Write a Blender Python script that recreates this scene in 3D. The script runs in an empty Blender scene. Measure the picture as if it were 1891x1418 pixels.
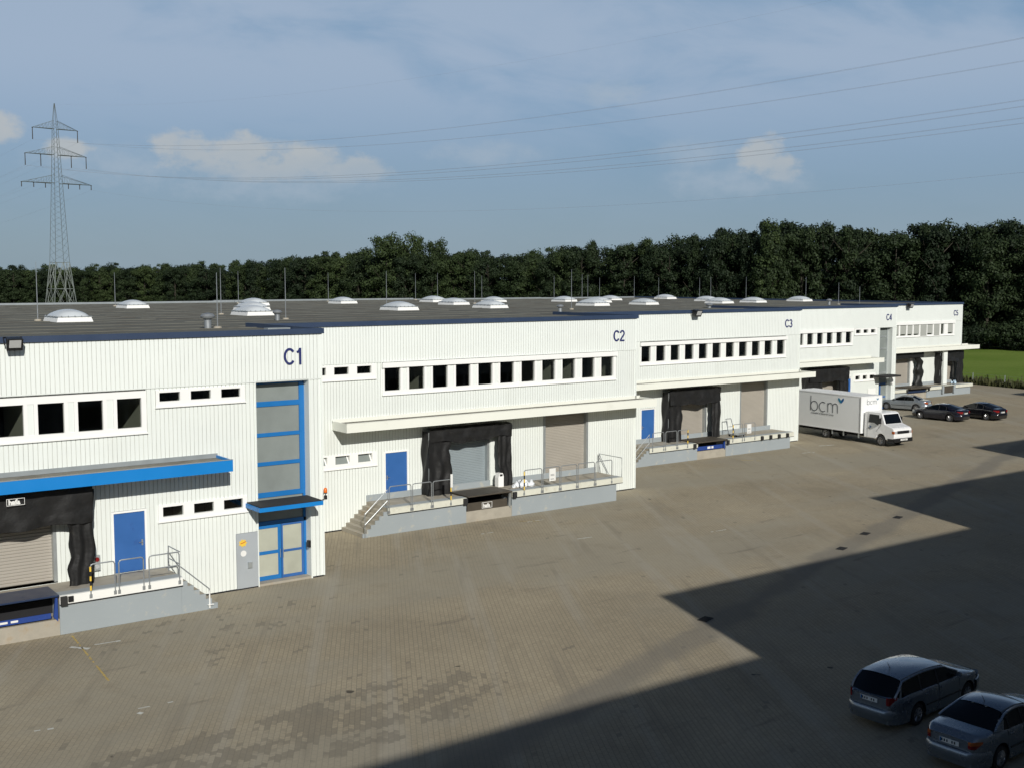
import bpy, bmesh, math, random
from math import sin, cos, pi, radians, sqrt, atan2
from mathutils import Vector, Matrix, noise
R = random.Random(7)
SC = bpy.context.scene
COL = SC.collection

# ------------------------------------------------------------------ camera
cam_d = bpy.data.cameras.new("camera")
cam = bpy.data.objects.new("camera", cam_d); COL.objects.link(cam)
cam.location = (0, 0, 12.0)
cam.rotation_euler = (radians(90 - 5.15), 0, radians(-36.25))
cam_d.sensor_width = 36; cam_d.lens = 40.93
cam_d.clip_start = 0.1; cam_d.clip_end = 6000
SC.camera = cam

# ------------------------------------------------------------------ light
SUN_EL, SUN_AZ = 26.5, 18.6          # light travels towards +X*sin(az) +Y*cos(az)
SKY_STRENGTH = 0.055
SUN_STRENGTH = 4.0
L = Vector((sin(radians(SUN_AZ)) * cos(radians(SUN_EL)), cos(radians(SUN_AZ)) * cos(radians(SUN_EL)), -sin(radians(SUN_EL))))
sd = bpy.data.lights.new("sun", 'SUN'); sd.energy = SUN_STRENGTH; sd.angle = radians(0.53); sd.color = (1.0, 0.965, 0.90)
so = bpy.data.objects.new("sun", sd); COL.objects.link(so)
so.rotation_euler = L.to_track_quat('-Z', 'Y').to_euler(); so.location = (-40, -120, 80)

SC.view_settings.view_transform = 'Standard'; SC.view_settings.look = 'None'
SC.view_settings.exposure = 0.0; SC.view_settings.gamma = 1.0

class NT:
    """small helper to write node maths"""
    def __init__(s, tree): s.t = tree; s.n = tree.nodes; s.l = tree.links
    def put(s, sock, v):
        if isinstance(v, bpy.types.NodeSocket): s.l.new(v, sock)
        else: sock.default_value = v
    def m(s, op, a, b=None, c=None, clamp=False):
        n = s.n.new("ShaderNodeMath"); n.operation = op; n.use_clamp = clamp
        s.put(n.inputs[0], a)
        if b is not None: s.put(n.inputs[1], b)
        if c is not None: s.put(n.inputs[2], c)
        return n.outputs[0]
    def mix(s, f, a, b, mode='MIX'):
        n = s.n.new("ShaderNodeMix"); n.data_type = 'RGBA'; n.blend_type = mode
        s.put(n.inputs[0], f); s.put(n.inputs[6], a); s.put(n.inputs[7], b)
        return n.outputs[2]
    def noise(s, vec, scale, detail=4, rough=.55, dist=0.0):
        n = s.n.new("ShaderNodeTexNoise"); s.put(n.inputs['Scale'], scale); n.inputs['Detail'].default_value = detail
        n.inputs['Roughness'].default_value = rough; n.inputs['Distortion'].default_value = dist
        if vec is not None: s.l.new(vec, n.inputs['Vector'])
        return n.outputs['Fac'], n.outputs['Color']
    def ramp(s, f, lo, hi):
        n = s.n.new("ShaderNodeMapRange"); n.interpolation_type = 'SMOOTHSTEP'
        s.put(n.inputs[0], f); n.inputs[1].default_value = lo; n.inputs[2].default_value = hi
        return n.outputs[0]
    def xyz(s, x, y, z=0.0):
        n = s.n.new("ShaderNodeCombineXYZ"); s.put(n.inputs[0], x); s.put(n.inputs[1], y); s.put(n.inputs[2], z); return n.outputs[0]
    def sep(s, v):
        n = s.n.new("ShaderNodeSeparateXYZ"); s.l.new(v, n.inputs[0]); return n.outputs
    def mapv(s, v, scale=(1, 1, 1), rot=(0, 0, 0), loc=(0, 0, 0)):
        n = s.n.new("ShaderNodeMapping"); s.l.new(v, n.inputs[0]); n.inputs[1].default_value = loc
        n.inputs[2].default_value = rot; n.inputs[3].default_value = scale; return n.outputs[0]
    def obj(s): return s.n.new("ShaderNodeTexCoord").outputs['Object']

def make_world():
    w = bpy.data.worlds.new("World"); SC.world = w; w.use_nodes = True
    t = NT(w.node_tree); t.n.clear()
    out = t.n.new("ShaderNodeOutputWorld"); bg = t.n.new("ShaderNodeBackground")
    sky = t.n.new("ShaderNodeTexSky"); sky.sky_type = 'NISHITA'; sky.sun_disc = False
    sky.sun_elevation = radians(SUN_EL); sky.sun_rotation = radians(180 + SUN_AZ)
    sky.air_density = 1.0; sky.dust_density = 0.6; sky.ozone_density = 1.6; sky.altitude = 50
    g = t.n.new("ShaderNodeTexCoord").outputs['Generated']
    x, y, z = t.sep(g)
    az = t.m('MULTIPLY', t.m('ARCTAN2', x, y), 57.2958)
    el = t.m('MULTIPLY', t.m('ARCSINE', z), 57.2958)
    p = t.xyz(az, t.m('MULTIPLY', el, 1.5), 0.0)
    # cumulus near the horizon : soft ellipses broken up by noise
    w1, _ = t.noise(p, 0.75, 8, .6)
    w2, _ = t.noise(p, 0.22, 3, .5)
    def blob(a0, e0, ra, re):
        dx = t.m('DIVIDE', t.m('SUBTRACT', az, a0), ra); dy = t.m('DIVIDE', t.m('SUBTRACT', el, e0), re)
        return t.m('SUBTRACT', 1.0, t.m('ADD', t.m('MULTIPLY', dx, dx), t.m('MULTIPLY', dy, dy)))
    def union(bl):
        r = None
        for b in bl:
            v = blob(*b); r = v if r is None else t.m('SMOOTH_MAX', r, v, .35)
        return r
    big = union(CUMULUS)
    edge = t.m('MULTIPLY', t.m('SUBTRACT', w1, .5), 2.6)
    cu = t.ramp(t.m('ADD', big, edge), -0.05, 0.85)
    soft = union(WISPS)
    sf = t.ramp(t.m('ADD', soft, t.m('MULTIPLY', t.m('SUBTRACT', w1, .5), 2.2)), 0.0, 1.5)
    # high thin veil, drawn out sideways
    pv = t.xyz(t.m('MULTIPLY', az, .35), t.m('ADD', el, t.m('MULTIPLY', az, .10)), 3.0)
    v1, _ = t.noise(pv, 0.30, 6, .55, .4)
    v2, _ = t.noise(pv, 0.11, 3, .5)
    hi = t.ramp(el, 4.0, 10.5)
    veil = t.m('MULTIPLY', t.ramp(t.m('ADD', t.m('MULTIPLY', v1, .7), t.m('MULTIPLY', v2, .55)), .43, .68), t.m('MULTIPLY_ADD', hi, .80, .10))
    zen = t.ramp(el, 26.0, 13.0)          # the clouds belong to the lower sky, overhead it is clear and deep
    veil = t.m('MULTIPLY', veil, zen)
    skyc = t.mix(1.0, sky.outputs[0], (SKY_STRENGTH,) * 3 + (1,), 'MULTIPLY')
    gain = t.mix(1.0, skyc, SKY_TINT, 'MULTIPLY')
    low = t.ramp(el, 11.0, -1.0)
    band = t.ramp(el, 22.0, 12.5)
    haze_c = t.mix(t.ramp(el, 0.0, 9.0), (.262, .362, .448, 1), (.232, .378, .560, 1))
    gain = t.mix(t.m('MULTIPLY', band, .78), gain, haze_c)
    c = t.mix(t.m('MULTIPLY', veil, .85), gain, (.375, .462, .590, 1))
    c = t.mix(t.m('MULTIPLY', sf, .62), c, (.37, .45, .54, 1))
    top = t.m('ADD', t.ramp(el, 3.9, 6.6), t.m('MULTIPLY', t.m('SUBTRACT', w2, .5), 1.6), clamp=True)
    cuc = t.mix(top, (.335, .415, .500, 1), (.50, .51, .50, 1))
    c = t.mix(t.m('MULTIPLY', cu, .70), c, cuc)
    t.l.new(c, bg.inputs[0]); bg.inputs[1].default_value = 1.0
    t.l.new(bg.outputs[0], out.inputs[0])
SKY_TINT = (.62, .66, .72, 1)
CUMULUS = [(20.6, 6.0, 1.7, 1.0), (23.4, 6.1, 1.8, .85), (26.2, 5.6, 2.5, .95), (28.7, 5.3, 1.9, .8), (24.6, 5.1, 4.8, .62),
           (12.6, 6.7, 1.5, .8), (15.6, 5.9, 1.2, .55), (48.2, 5.9, 1.2, 1.1), (48.9, 5.2, 1.3, .8)]
WISPS = [(17.5, 5.2, 4.5, 1.2), (25.0, 4.6, 6.5, 1.2), (44.8, 6.0, 2.6, .9), (47.0, 4.6, 4.5, 1.0), (41.0, 8.8, 2.6, .8), (35, 6.0, 3.5, .8)]
make_world()

# ------------------------------------------------------------------ materials
MATS = {}
def mat(name, col, rough=.6, metal=0.0, var=.12, scale=1.5, dirt=None, bump=0.0, bscale=20, spec=.5, coat=0.0, streak=False, stretch=None):
    if name in MATS: return MATS[name]
    m = bpy.data.materials.new(name); m.use_nodes = True
    t = NT(m.node_tree); b = t.n["Principled BSDF"]
    o = t.obj()
    v = o
    if stretch: v = t.mapv(o, stretch)
    f, _ = t.noise(v, scale, 5)
    k = t.m('MULTIPLY_ADD', t.m('SUBTRACT', f, .5), var * 2, 1.0)
    c = t.mix(1.0, tuple(col) + (1,), t.xyz(k, k, k), 'MULTIPLY')
    if dirt:
        dcol, lo, hi, dsc, amt = dirt
        vv = t.mapv(o, (1, 1, .18)) if streak else o
        f2, _ = t.noise(vv, dsc, 6, .65)
        c = t.mix(t.m('MULTIPLY', t.ramp(f2, lo, hi), amt), c, tuple(dcol) + (1,))
    t.put(b.inputs['Base Color'], c)
    t.put(b.inputs['Roughness'], t.m('MULTIPLY_ADD', t.m('SUBTRACT', f, .5), .25, rough, clamp=True))
    b.inputs['Metallic'].default_value = metal; b.inputs['Specular IOR Level'].default_value = spec
    b.inputs['Coat Weight'].default_value = coat; b.inputs['Coat Roughness'].default_value = .06
    if bump:
        bn = t.n.new("ShaderNodeBump"); bn.inputs['Strength'].default_value = bump; bn.inputs['Distance'].default_value = .02
        f3, _ = t.noise(o, bscale, 4); t.l.new(f3, bn.inputs['Height']); t.l.new(bn.outputs[0], b.inputs['Normal'])
    MATS[name] = m; return m

M_wall = mat("cladding", (.75, .785, .745), .6, var=.06, scale=.35, dirt=((.50, .50, .42), .50, .84, .8, .34), streak=True)
M_groove = mat("cladding_joint", (.64, .66, .62), .8, var=.3, scale=1.5)
M_wall2 = mat("cladding_upper", (.77, .805, .765), .6, var=.05, scale=.3, dirt=((.60, .60, .53), .55, .9, .7, .28), streak=True)
M_navy = mat("navy_trim", (.028, .048, .095), .5, var=.15, scale=1.2)
M_blue = mat("canopy_blue", (.006, .20, .56), .42, var=.08, scale=.8)
M_blue2 = mat("door_blue", (.028, .115, .34), .5, var=.14, scale=1.4, dirt=((.02, .06, .22), .55, .75, 1.8, .6))
M_fr_blue = mat("frame_blue", (.012, .15, .42), .4, var=.08)
M_white = mat("window_white", (.86, .86, .83), .4, var=.03)
M_cream = mat("canopy_cream", (.79, .80, .72), .55, var=.05, scale=.5, dirt=((.5, .5, .42), .55, .85, 1.2, .35))
M_grav = mat("canopy_gravel", (.20, .19, .16), .95, var=.45, scale=5, dirt=((.10, .09, .07), .5, .7, .7, .7))
M_zinc = mat("zinc", (.45, .48, .48), .42, .6, var=.15, scale=2)
M_conc = mat("dock_paint", (.30, .335, .35), .75, var=.08, scale=.6, dirt=((.44, .42, .35), .56, .68, 2.4, .6), bump=.15)
M_conc_raw = mat("concrete_raw", (.36, .33, .27), .9, var=.25, scale=2.2, dirt=((.30, .20, .10), .55, .75, 1.1, .7), bump=.3)
M_deck = mat("deck_concrete", (.36, .33, .27), .9, var=.25, scale=1.8, dirt=((.22, .18, .13), .5, .75, 1.2, .6))
M_deckgrey = mat("deck_grey_strip", (.33, .36, .37), .8, var=.15, scale=2)
M_beam = mat("dock_beam", (.62, .62, .53), .7, var=.14, scale=2.5, dirt=((.40, .36, .27), .55, .72, 2.2, .6))
M_beamw = mat("dock_beam_white", (.80, .80, .76), .6, var=.06, scale=2)
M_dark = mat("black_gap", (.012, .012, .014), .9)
M_rubber = mat("rubber", (.018, .018, .018), .75, var=.3)
M_tarp = mat("tarpaulin", (.014, .014, .014), .52, var=.5, scale=2.5, dirt=((.075, .07, .06), .60, .8, 3.0, .6), bump=.9, bscale=5, spec=.3)
M_roll = mat("shutter_tan", (.40, .37, .32), .55, .15, var=.07, scale=.9, dirt=((.25, .22, .18), .55, .8, 1.0, .4))
M_rollb = mat("shutter_grey", (.33, .38, .40), .45, .25, var=.07, scale=.9, dirt=((.45, .36, .22), .62, .8, 1.0, .5))
M_roof = mat("roof_felt", (.125, .124, .100), .95, var=.30, scale=.55, dirt=((.065, .056, .043), .50, .68, .35, .7), bump=.3, stretch=(.35, 1, 1))
M_seam = mat("felt_seam", (.175, .172, .145), .9, var=.4, scale=1.2, dirt=((.10, .09, .07), .45, .6, .6, .9))
M_rim = mat("roof_flash", (.30, .33, .34), .55, .3, var=.2)
M_steel = mat("galvanised", (.36, .38, .39), .4, .55, var=.15, scale=4)
M_glassint = mat("interior", (.52, .52, .44), .9, var=.08)
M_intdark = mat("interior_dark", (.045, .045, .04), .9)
M_dome = mat("skylight_dome", (.62, .66, .68), .28, var=.08, spec=.6)
M_curb = mat("skylight_curb", (.80, .80, .77), .5, var=.06)
M_navysign = mat("sign_navy", (.02, .028, .13), .5, var=.1)
M_grayletter = mat("logo_grey", (.055, .065, .075), .5)
M_orange = mat("beacon_orange", (.75, .16, .015), .25)
M_yel = mat("yellow_paint", (.78, .52, .06), .5, var=.1)
M_black = mat("black_plastic", (.012, .012, .013), .4)
M_plate = mat("plate_white", (.75, .75, .72), .4)
M_ltred = mat("tail_red", (.20, .006, .008), .15, coat=.5)
M_ltclear = mat("lamp_clear", (.55, .56, .56), .08, .3, coat=.8)
M_ltor = mat("lamp_orange", (.42, .10, .02), .15, coat=.5)
M_carglass = mat("car_glass", (.003, .004, .005), .05, var=.02, spec=.35)
M_alloy = mat("alloy", (.45, .45, .46), .28, .85)
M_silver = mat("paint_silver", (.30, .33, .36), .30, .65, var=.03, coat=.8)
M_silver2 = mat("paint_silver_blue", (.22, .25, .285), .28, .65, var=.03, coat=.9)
M_blackp = mat("paint_black", (.006, .006, .009), .16, .1, var=.03, coat=1.0)
M_navyp = mat("paint_darkblue", (.009, .009, .018), .18, .2, var=.03, coat=1.0)
M_truckbox = mat("truck_box_white", (.80, .81, .80), .5, var=.03, dirt=((.60, .60, .57), .6, .9, .8, .3))
M_truckcab = mat("truck_cab_white", (.82, .82, .81), .28, var=.02, coat=.6)
M_navylev = mat("leveller_navy", (.018, .035, .085), .4, .2, var=.2, scale=2)
M_bluelev = mat("leveller_blue", (.02, .055, .24), .4, var=.15)
M_bronze = mat("leveller_brown", (.085, .072, .055), .6, .3, var=.25, scale=2)
M_panel = mat("panel_grey", (.47, .51, .54), .4, .3, var=.06, scale=1, dirt=((.36, .38, .39), .5, .8, 1.5, .4), streak=True)
M_pylon = mat("pylon_steel", (.115, .135, .13), .7, .2, var=.1)
M_pylonlow = mat("pylon_steel_pale", (.19, .215, .20), .7, .2, var=.1)
M_wire = mat("wire", (.42, .46, .52), .6, .1)
M_bark = mat("bark", (.045, .038, .028), .95, var=.3, scale=4)
M_blind = mat("blind_grey", (.36, .37, .34), .8, var=.05)
M_red = mat("red_marking", (.5, .03, .03), .5)
M_bagw = mat("bag_white", (.75, .78, .80), .35, var=.1, scale=6)
M_bagb = mat("bag_blue", (.45, .58, .68), .35, var=.15, scale=5)
M_leafblue = mat("logo_blue", (.01, .10, .28), .4)
M_leafteal = mat("logo_teal", (.02, .22, .36), .4)
M_office = mat("office_render", (.40, .40, .38), .8, var=.06, scale=.5)

def mat_glass(name, tint, refl, milky=None, milk=.0):
    m = bpy.data.materials.new(name); m.use_nodes = True; t = NT(m.node_tree); t.n.clear()
    out = t.n.new("ShaderNodeOutputMaterial")
    tr = t.n.new("ShaderNodeBsdfTransparent"); tr.inputs[0].default_value = tint + (1,)
    gl = t.n.new("ShaderNodeBsdfGlossy"); gl.inputs['Roughness'].default_value = .03
    fr = t.n.new("ShaderNodeFresnel"); fr.inputs[0].default_value = 1.5
    mx = t.n.new("ShaderNodeMixShader"); t.l.new(t.m('MULTIPLY', fr.outputs[0], refl), mx.inputs[0]); t.l.new(tr.outputs[0], mx.inputs[1]); t.l.new(gl.outputs[0], mx.inputs[2])
    res = mx.outputs[0]
    if milky:
        df = t.n.new("ShaderNodeBsdfDiffuse")
        f, _ = t.noise(t.obj(), .9, 4)
        k = t.m('MULTIPLY_ADD', t.m('SUBTRACT', f, .5), .5, 1.0)
        t.put(df.inputs[0], t.mix(1.0, milky + (1,), t.xyz(k, k, k), 'MULTIPLY'))
        m2 = t.n.new("ShaderNodeMixShader"); m2.inputs[0].default_value = milk
        t.l.new(res, m2.inputs[1]); t.l.new(df.outputs[0], m2.inputs[2]); res = m2.outputs[0]
    t.l.new(res, out.inputs[0]); MATS[name] = m; return m
M_frostd = mat_glass("frosted_door_glass", (.40, .41, .36), 1.0, (.50, .51, .42), .78)
M_glass = mat_glass("window_glass", (.74, .76, .74), .8)
M_frost = mat_glass("frosted_glass", (.40, .41, .36), 1.0, (.31, .345, .33), .70)

def mat_yard():
    m = bpy.data.materials.new("pavers"); m.use_nodes = True; t = NT(m.node_tree); b = t.n["Principled BSDF"]
    o = t.obj()
    r = t.mapv(o, (1, 1, 1), (0, 0, radians(-60.3)))
    rx_, ry_, rz_ = t.sep(r)
    r = t.xyz(t.m('ADD', rx_, t.m('MULTIPLY', t.m('PINGPONG', ry_, .15), .5)), ry_)     # zig-zag interlocking stones
    br = t.n.new("ShaderNodeTexBrick"); t.l.new(r, br.inputs['Vector'])
    br.inputs['Scale'].default_value = 1.0; br.inputs['Brick Width'].default_value = .25; br.inputs['Row Height'].default_value = .15
    br.inputs['Mortar Size'].default_value = .011; br.inputs['Mortar Smooth'].default_value = .5; br.inputs['Bias'].default_value = 0
    br.inputs['Color1'].default_value = (.366, .312, .218, 1); br.inputs['Color2'].default_value = (.330, .282, .198, 1)
    br.inputs['Mortar'].default_value = (.215, .188, .136, 1)
    c = br.outputs['Color']
    f, _ = t.noise(o, .16, 6, .6); k = t.m('MULTIPLY_ADD', t.m('SUBTRACT', f, .5), .75, 1.0)
    c = t.mix(1.0, c, t.xyz(k, k, k), 'MULTIPLY')
    f, _ = t.noise(o, 14, 3, .7); k = t.m('MULTIPLY_ADD', t.m('SUBTRACT', f, .5), .5, 1.0)
    c = t.mix(1.0, c, t.xyz(k, k, k), 'MULTIPLY')
    # cooler grey worn lanes and brown mossy zones
    f, _ = t.noise(t.mapv(o, (.6, 1.2, 1), (0, 0, radians(-14))), .11, 5, .6)
    c = t.mix(t.m('MULTIPLY', t.ramp(f, .42, .62), .6), c, (.325, .300, .235, 1))
    f, _ = t.noise(o, .55, 6, .7)
    c = t.mix(t.m('MULTIPLY', t.ramp(f, .54, .76), .5), c, (.235, .200, .140, 1))
    f, _ = t.noise(t.mapv(r, (.05, .75, 1)), 1.0, 3, .6)
    c = t.mix(t.m('MULTIPLY', t.ramp(f, .52, .68), .35), c, (.385, .360, .300, 1))
    f, _ = t.noise(t.mapv(r, (.09, 1.1, 1), (0, 0, .5)), 1.0, 3, .6)
    c = t.mix(t.m('MULTIPLY', t.ramp(f, .56, .72), .40), c, (.215, .190, .145, 1))
    # whole pavers stained dark, in patches with stepped edges
    def snap(vec, w, h):
        x, y, z = t.sep(vec)
        iy = t.m('FLOOR', t.m('DIVIDE', y, h)); ix = t.m('FLOOR', t.m('ADD', t.m('DIVIDE', x, w), t.m('MULTIPLY', iy, .5)))
        return t.xyz(ix, iy)
    s = snap(r, .25, .15)
    f1, _ = t.noise(t.mapv(s, (1.5, .7, 1)), .15, 4, .75); f2, _ = t.noise(s, .9, 1, .5)
    x, y, z = t.sep(o)
    def spot(x0, y0, rx, ry, a):
        ca, sa = cos(a), sin(a)
        dx = t.m('SUBTRACT', x, x0); dy = t.m('SUBTRACT', y, y0)
        u = t.m('DIVIDE', t.m('ADD', t.m('MULTIPLY', dx, ca), t.m('MULTIPLY', dy, sa)), rx)
        v = t.m('DIVIDE', t.m('SUBTRACT', t.m('MULTIPLY', dy, ca), t.m('MULTIPLY', dx, sa)), ry)
        return t.m('SUBTRACT', 1.0, t.m('ADD', t.m('MULTIPLY', u, u), t.m('MULTIPLY', v, v)), clamp=True)
    sp = t.m('MAXIMUM', spot(15.3, 27.6, 5.2, 2.2, .12), t.m('MULTIPLY', spot(9.6, 27.4, 3.4, 1.9, .2), .8))
    sp = t.m('MAXIMUM', sp, t.m('MULTIPLY', spot(15.5, 37.0, 5.0, 3.5, .3), .15))
    val = t.m('ADD', t.m('ADD', t.m('MULTIPLY', f1, 1.5), t.m('MULTIPLY', f2, .45)), t.m('MULTIPLY', t.m('SQRT', sp), .36))
    c = t.mix(t.m('MULTIPLY', t.ramp(val, 1.20, 1.28), .50), c, (.165, .148, .116, 1))
    # old gutter line that runs through the yard (stepped with the buildings)
    g = t.m('ABSOLUTE', t.m('SUBTRACT', t.m('SUBTRACT', y, 17.6), t.m('MULTIPLY', x, .352)))
    fg, _ = t.noise(o, .35, 4, .6)
    c = t.mix(t.m('MULTIPLY', t.ramp(t.m('ADD', g, t.m('MULTIPLY', t.m('SUBTRACT', fg, .5), 1.6)), .95, .25), .60), c, (.185, .172, .145, 1))
    # oil and tyre marks
    f, _ = t.noise(t.mapv(o, (.35, 1.6, 1), (0, 0, radians(-20))), .8, 4, .65)
    c = t.mix(t.m('MULTIPLY', t.ramp(f, .60, .74), .5), c, (.16, .14, .11, 1))
    f, _ = t.noise(o, 1.3, 2, .4)
    c = t.mix(t.m('MULTIPLY', t.ramp(f, .765, .79), .8), c, (.035, .030, .026, 1))
    t.put(b.inputs['Base Color'], c); b.inputs['Roughness'].default_value = .9; b.inputs['Specular IOR Level'].default_value = .25
    bn = t.n.new("ShaderNodeBump"); bn.inputs['Strength'].default_value = .35; bn.inputs['Distance'].default_value = .01
    t.l.new(br.outputs['Fac'], bn.inputs['Height']); bn.invert = True; t.l.new(bn.outputs[0], b.inputs['Normal'])
    return m
M_yard = mat_yard()

def mat_grass():
    m = bpy.data.materials.new("meadow"); m.use_nodes = True; t = NT(m.node_tree); b = t.n["Principled BSDF"]
    o = t.obj(); f, _ = t.noise(o, .06, 6, .6); f2, _ = t.noise(o, 1.5, 6, .7)
    c = t.mix(t.ramp(f, .35, .65), (.125, .200, .030, 1), (.165, .235, .045, 1))
    c = t.mix(t.m('MULTIPLY', t.ramp(f2, .45, .75), .5), c, (.095, .105, .038, 1))
    x, y, z = t.sep(o)
    near = t.ramp(t.m('ADD', x, t.m('MULTIPLY', t.m('SUBTRACT', f2, .5), 5)), 130, 122)
    c = t.mix(t.m('MULTIPLY', near, .65), c, (.080, .072, .032, 1))
    t.put(b.inputs['Base Color'], c); b.inputs['Roughness'].default_value = .95; b.inputs['Specular IOR Level'].default_value = .1
    bn = t.n.new("ShaderNodeBump"); bn.inputs['Strength'].default_value = .8; bn.inputs['Distance'].default_value = .12
    t.l.new(f2, bn.inputs['Height']); t.l.new(bn.outputs[0], b.inputs['Normal']); return m
M_meadow = mat_grass()

def mat_leaf(name, c0, c1):
    m = bpy.data.materials.new(name); m.use_nodes = True; t = NT(m.node_tree); b = t.n["Principled BSDF"]
    oi = t.n.new("ShaderNodeObjectInfo"); ge = t.n.new("ShaderNodeNewGeometry")
    f, _ = t.noise(t.obj(), .45, 4, .6)
    v = t.m('ADD', t.m('MULTIPLY', f, .8), t.m('ADD', t.m('MULTIPLY', ge.outputs['Random Per Island'], .22), t.m('MULTIPLY', oi.outputs['Random'], .40)))
    c = t.mix(t.ramp(v, .45, 1.25), c0 + (1,), c1 + (1,))
    t.put(b.inputs['Base Color'], c); b.inputs['Roughness'].default_value = .65; b.inputs['Specular IOR Level'].default_value = .2
    return m
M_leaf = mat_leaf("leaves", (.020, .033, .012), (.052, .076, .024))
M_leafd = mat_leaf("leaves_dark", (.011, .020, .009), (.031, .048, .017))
M_tuft = mat_leaf("tall_grass", (.035, .042, .015), (.085, .082, .034))

# ------------------------------------------------------------------ mesh helpers
def tag(o, label=None, cat=None, group=None, kind=None):
    if label: o['label'] = label
    if cat: o['category'] = cat
    if group: o['group'] = group
    if kind: o['kind'] = kind
    return o
def thing(name, label, cat, loc=(0, 0, 0), rz=0, group=None):
    o = bpy.data.objects.new(name, None); COL.objects.link(o); o.location = loc; o.rotation_euler = (0, 0, rz)
    o.empty_display_size = .3
    return tag(o, label, cat, group)

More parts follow.
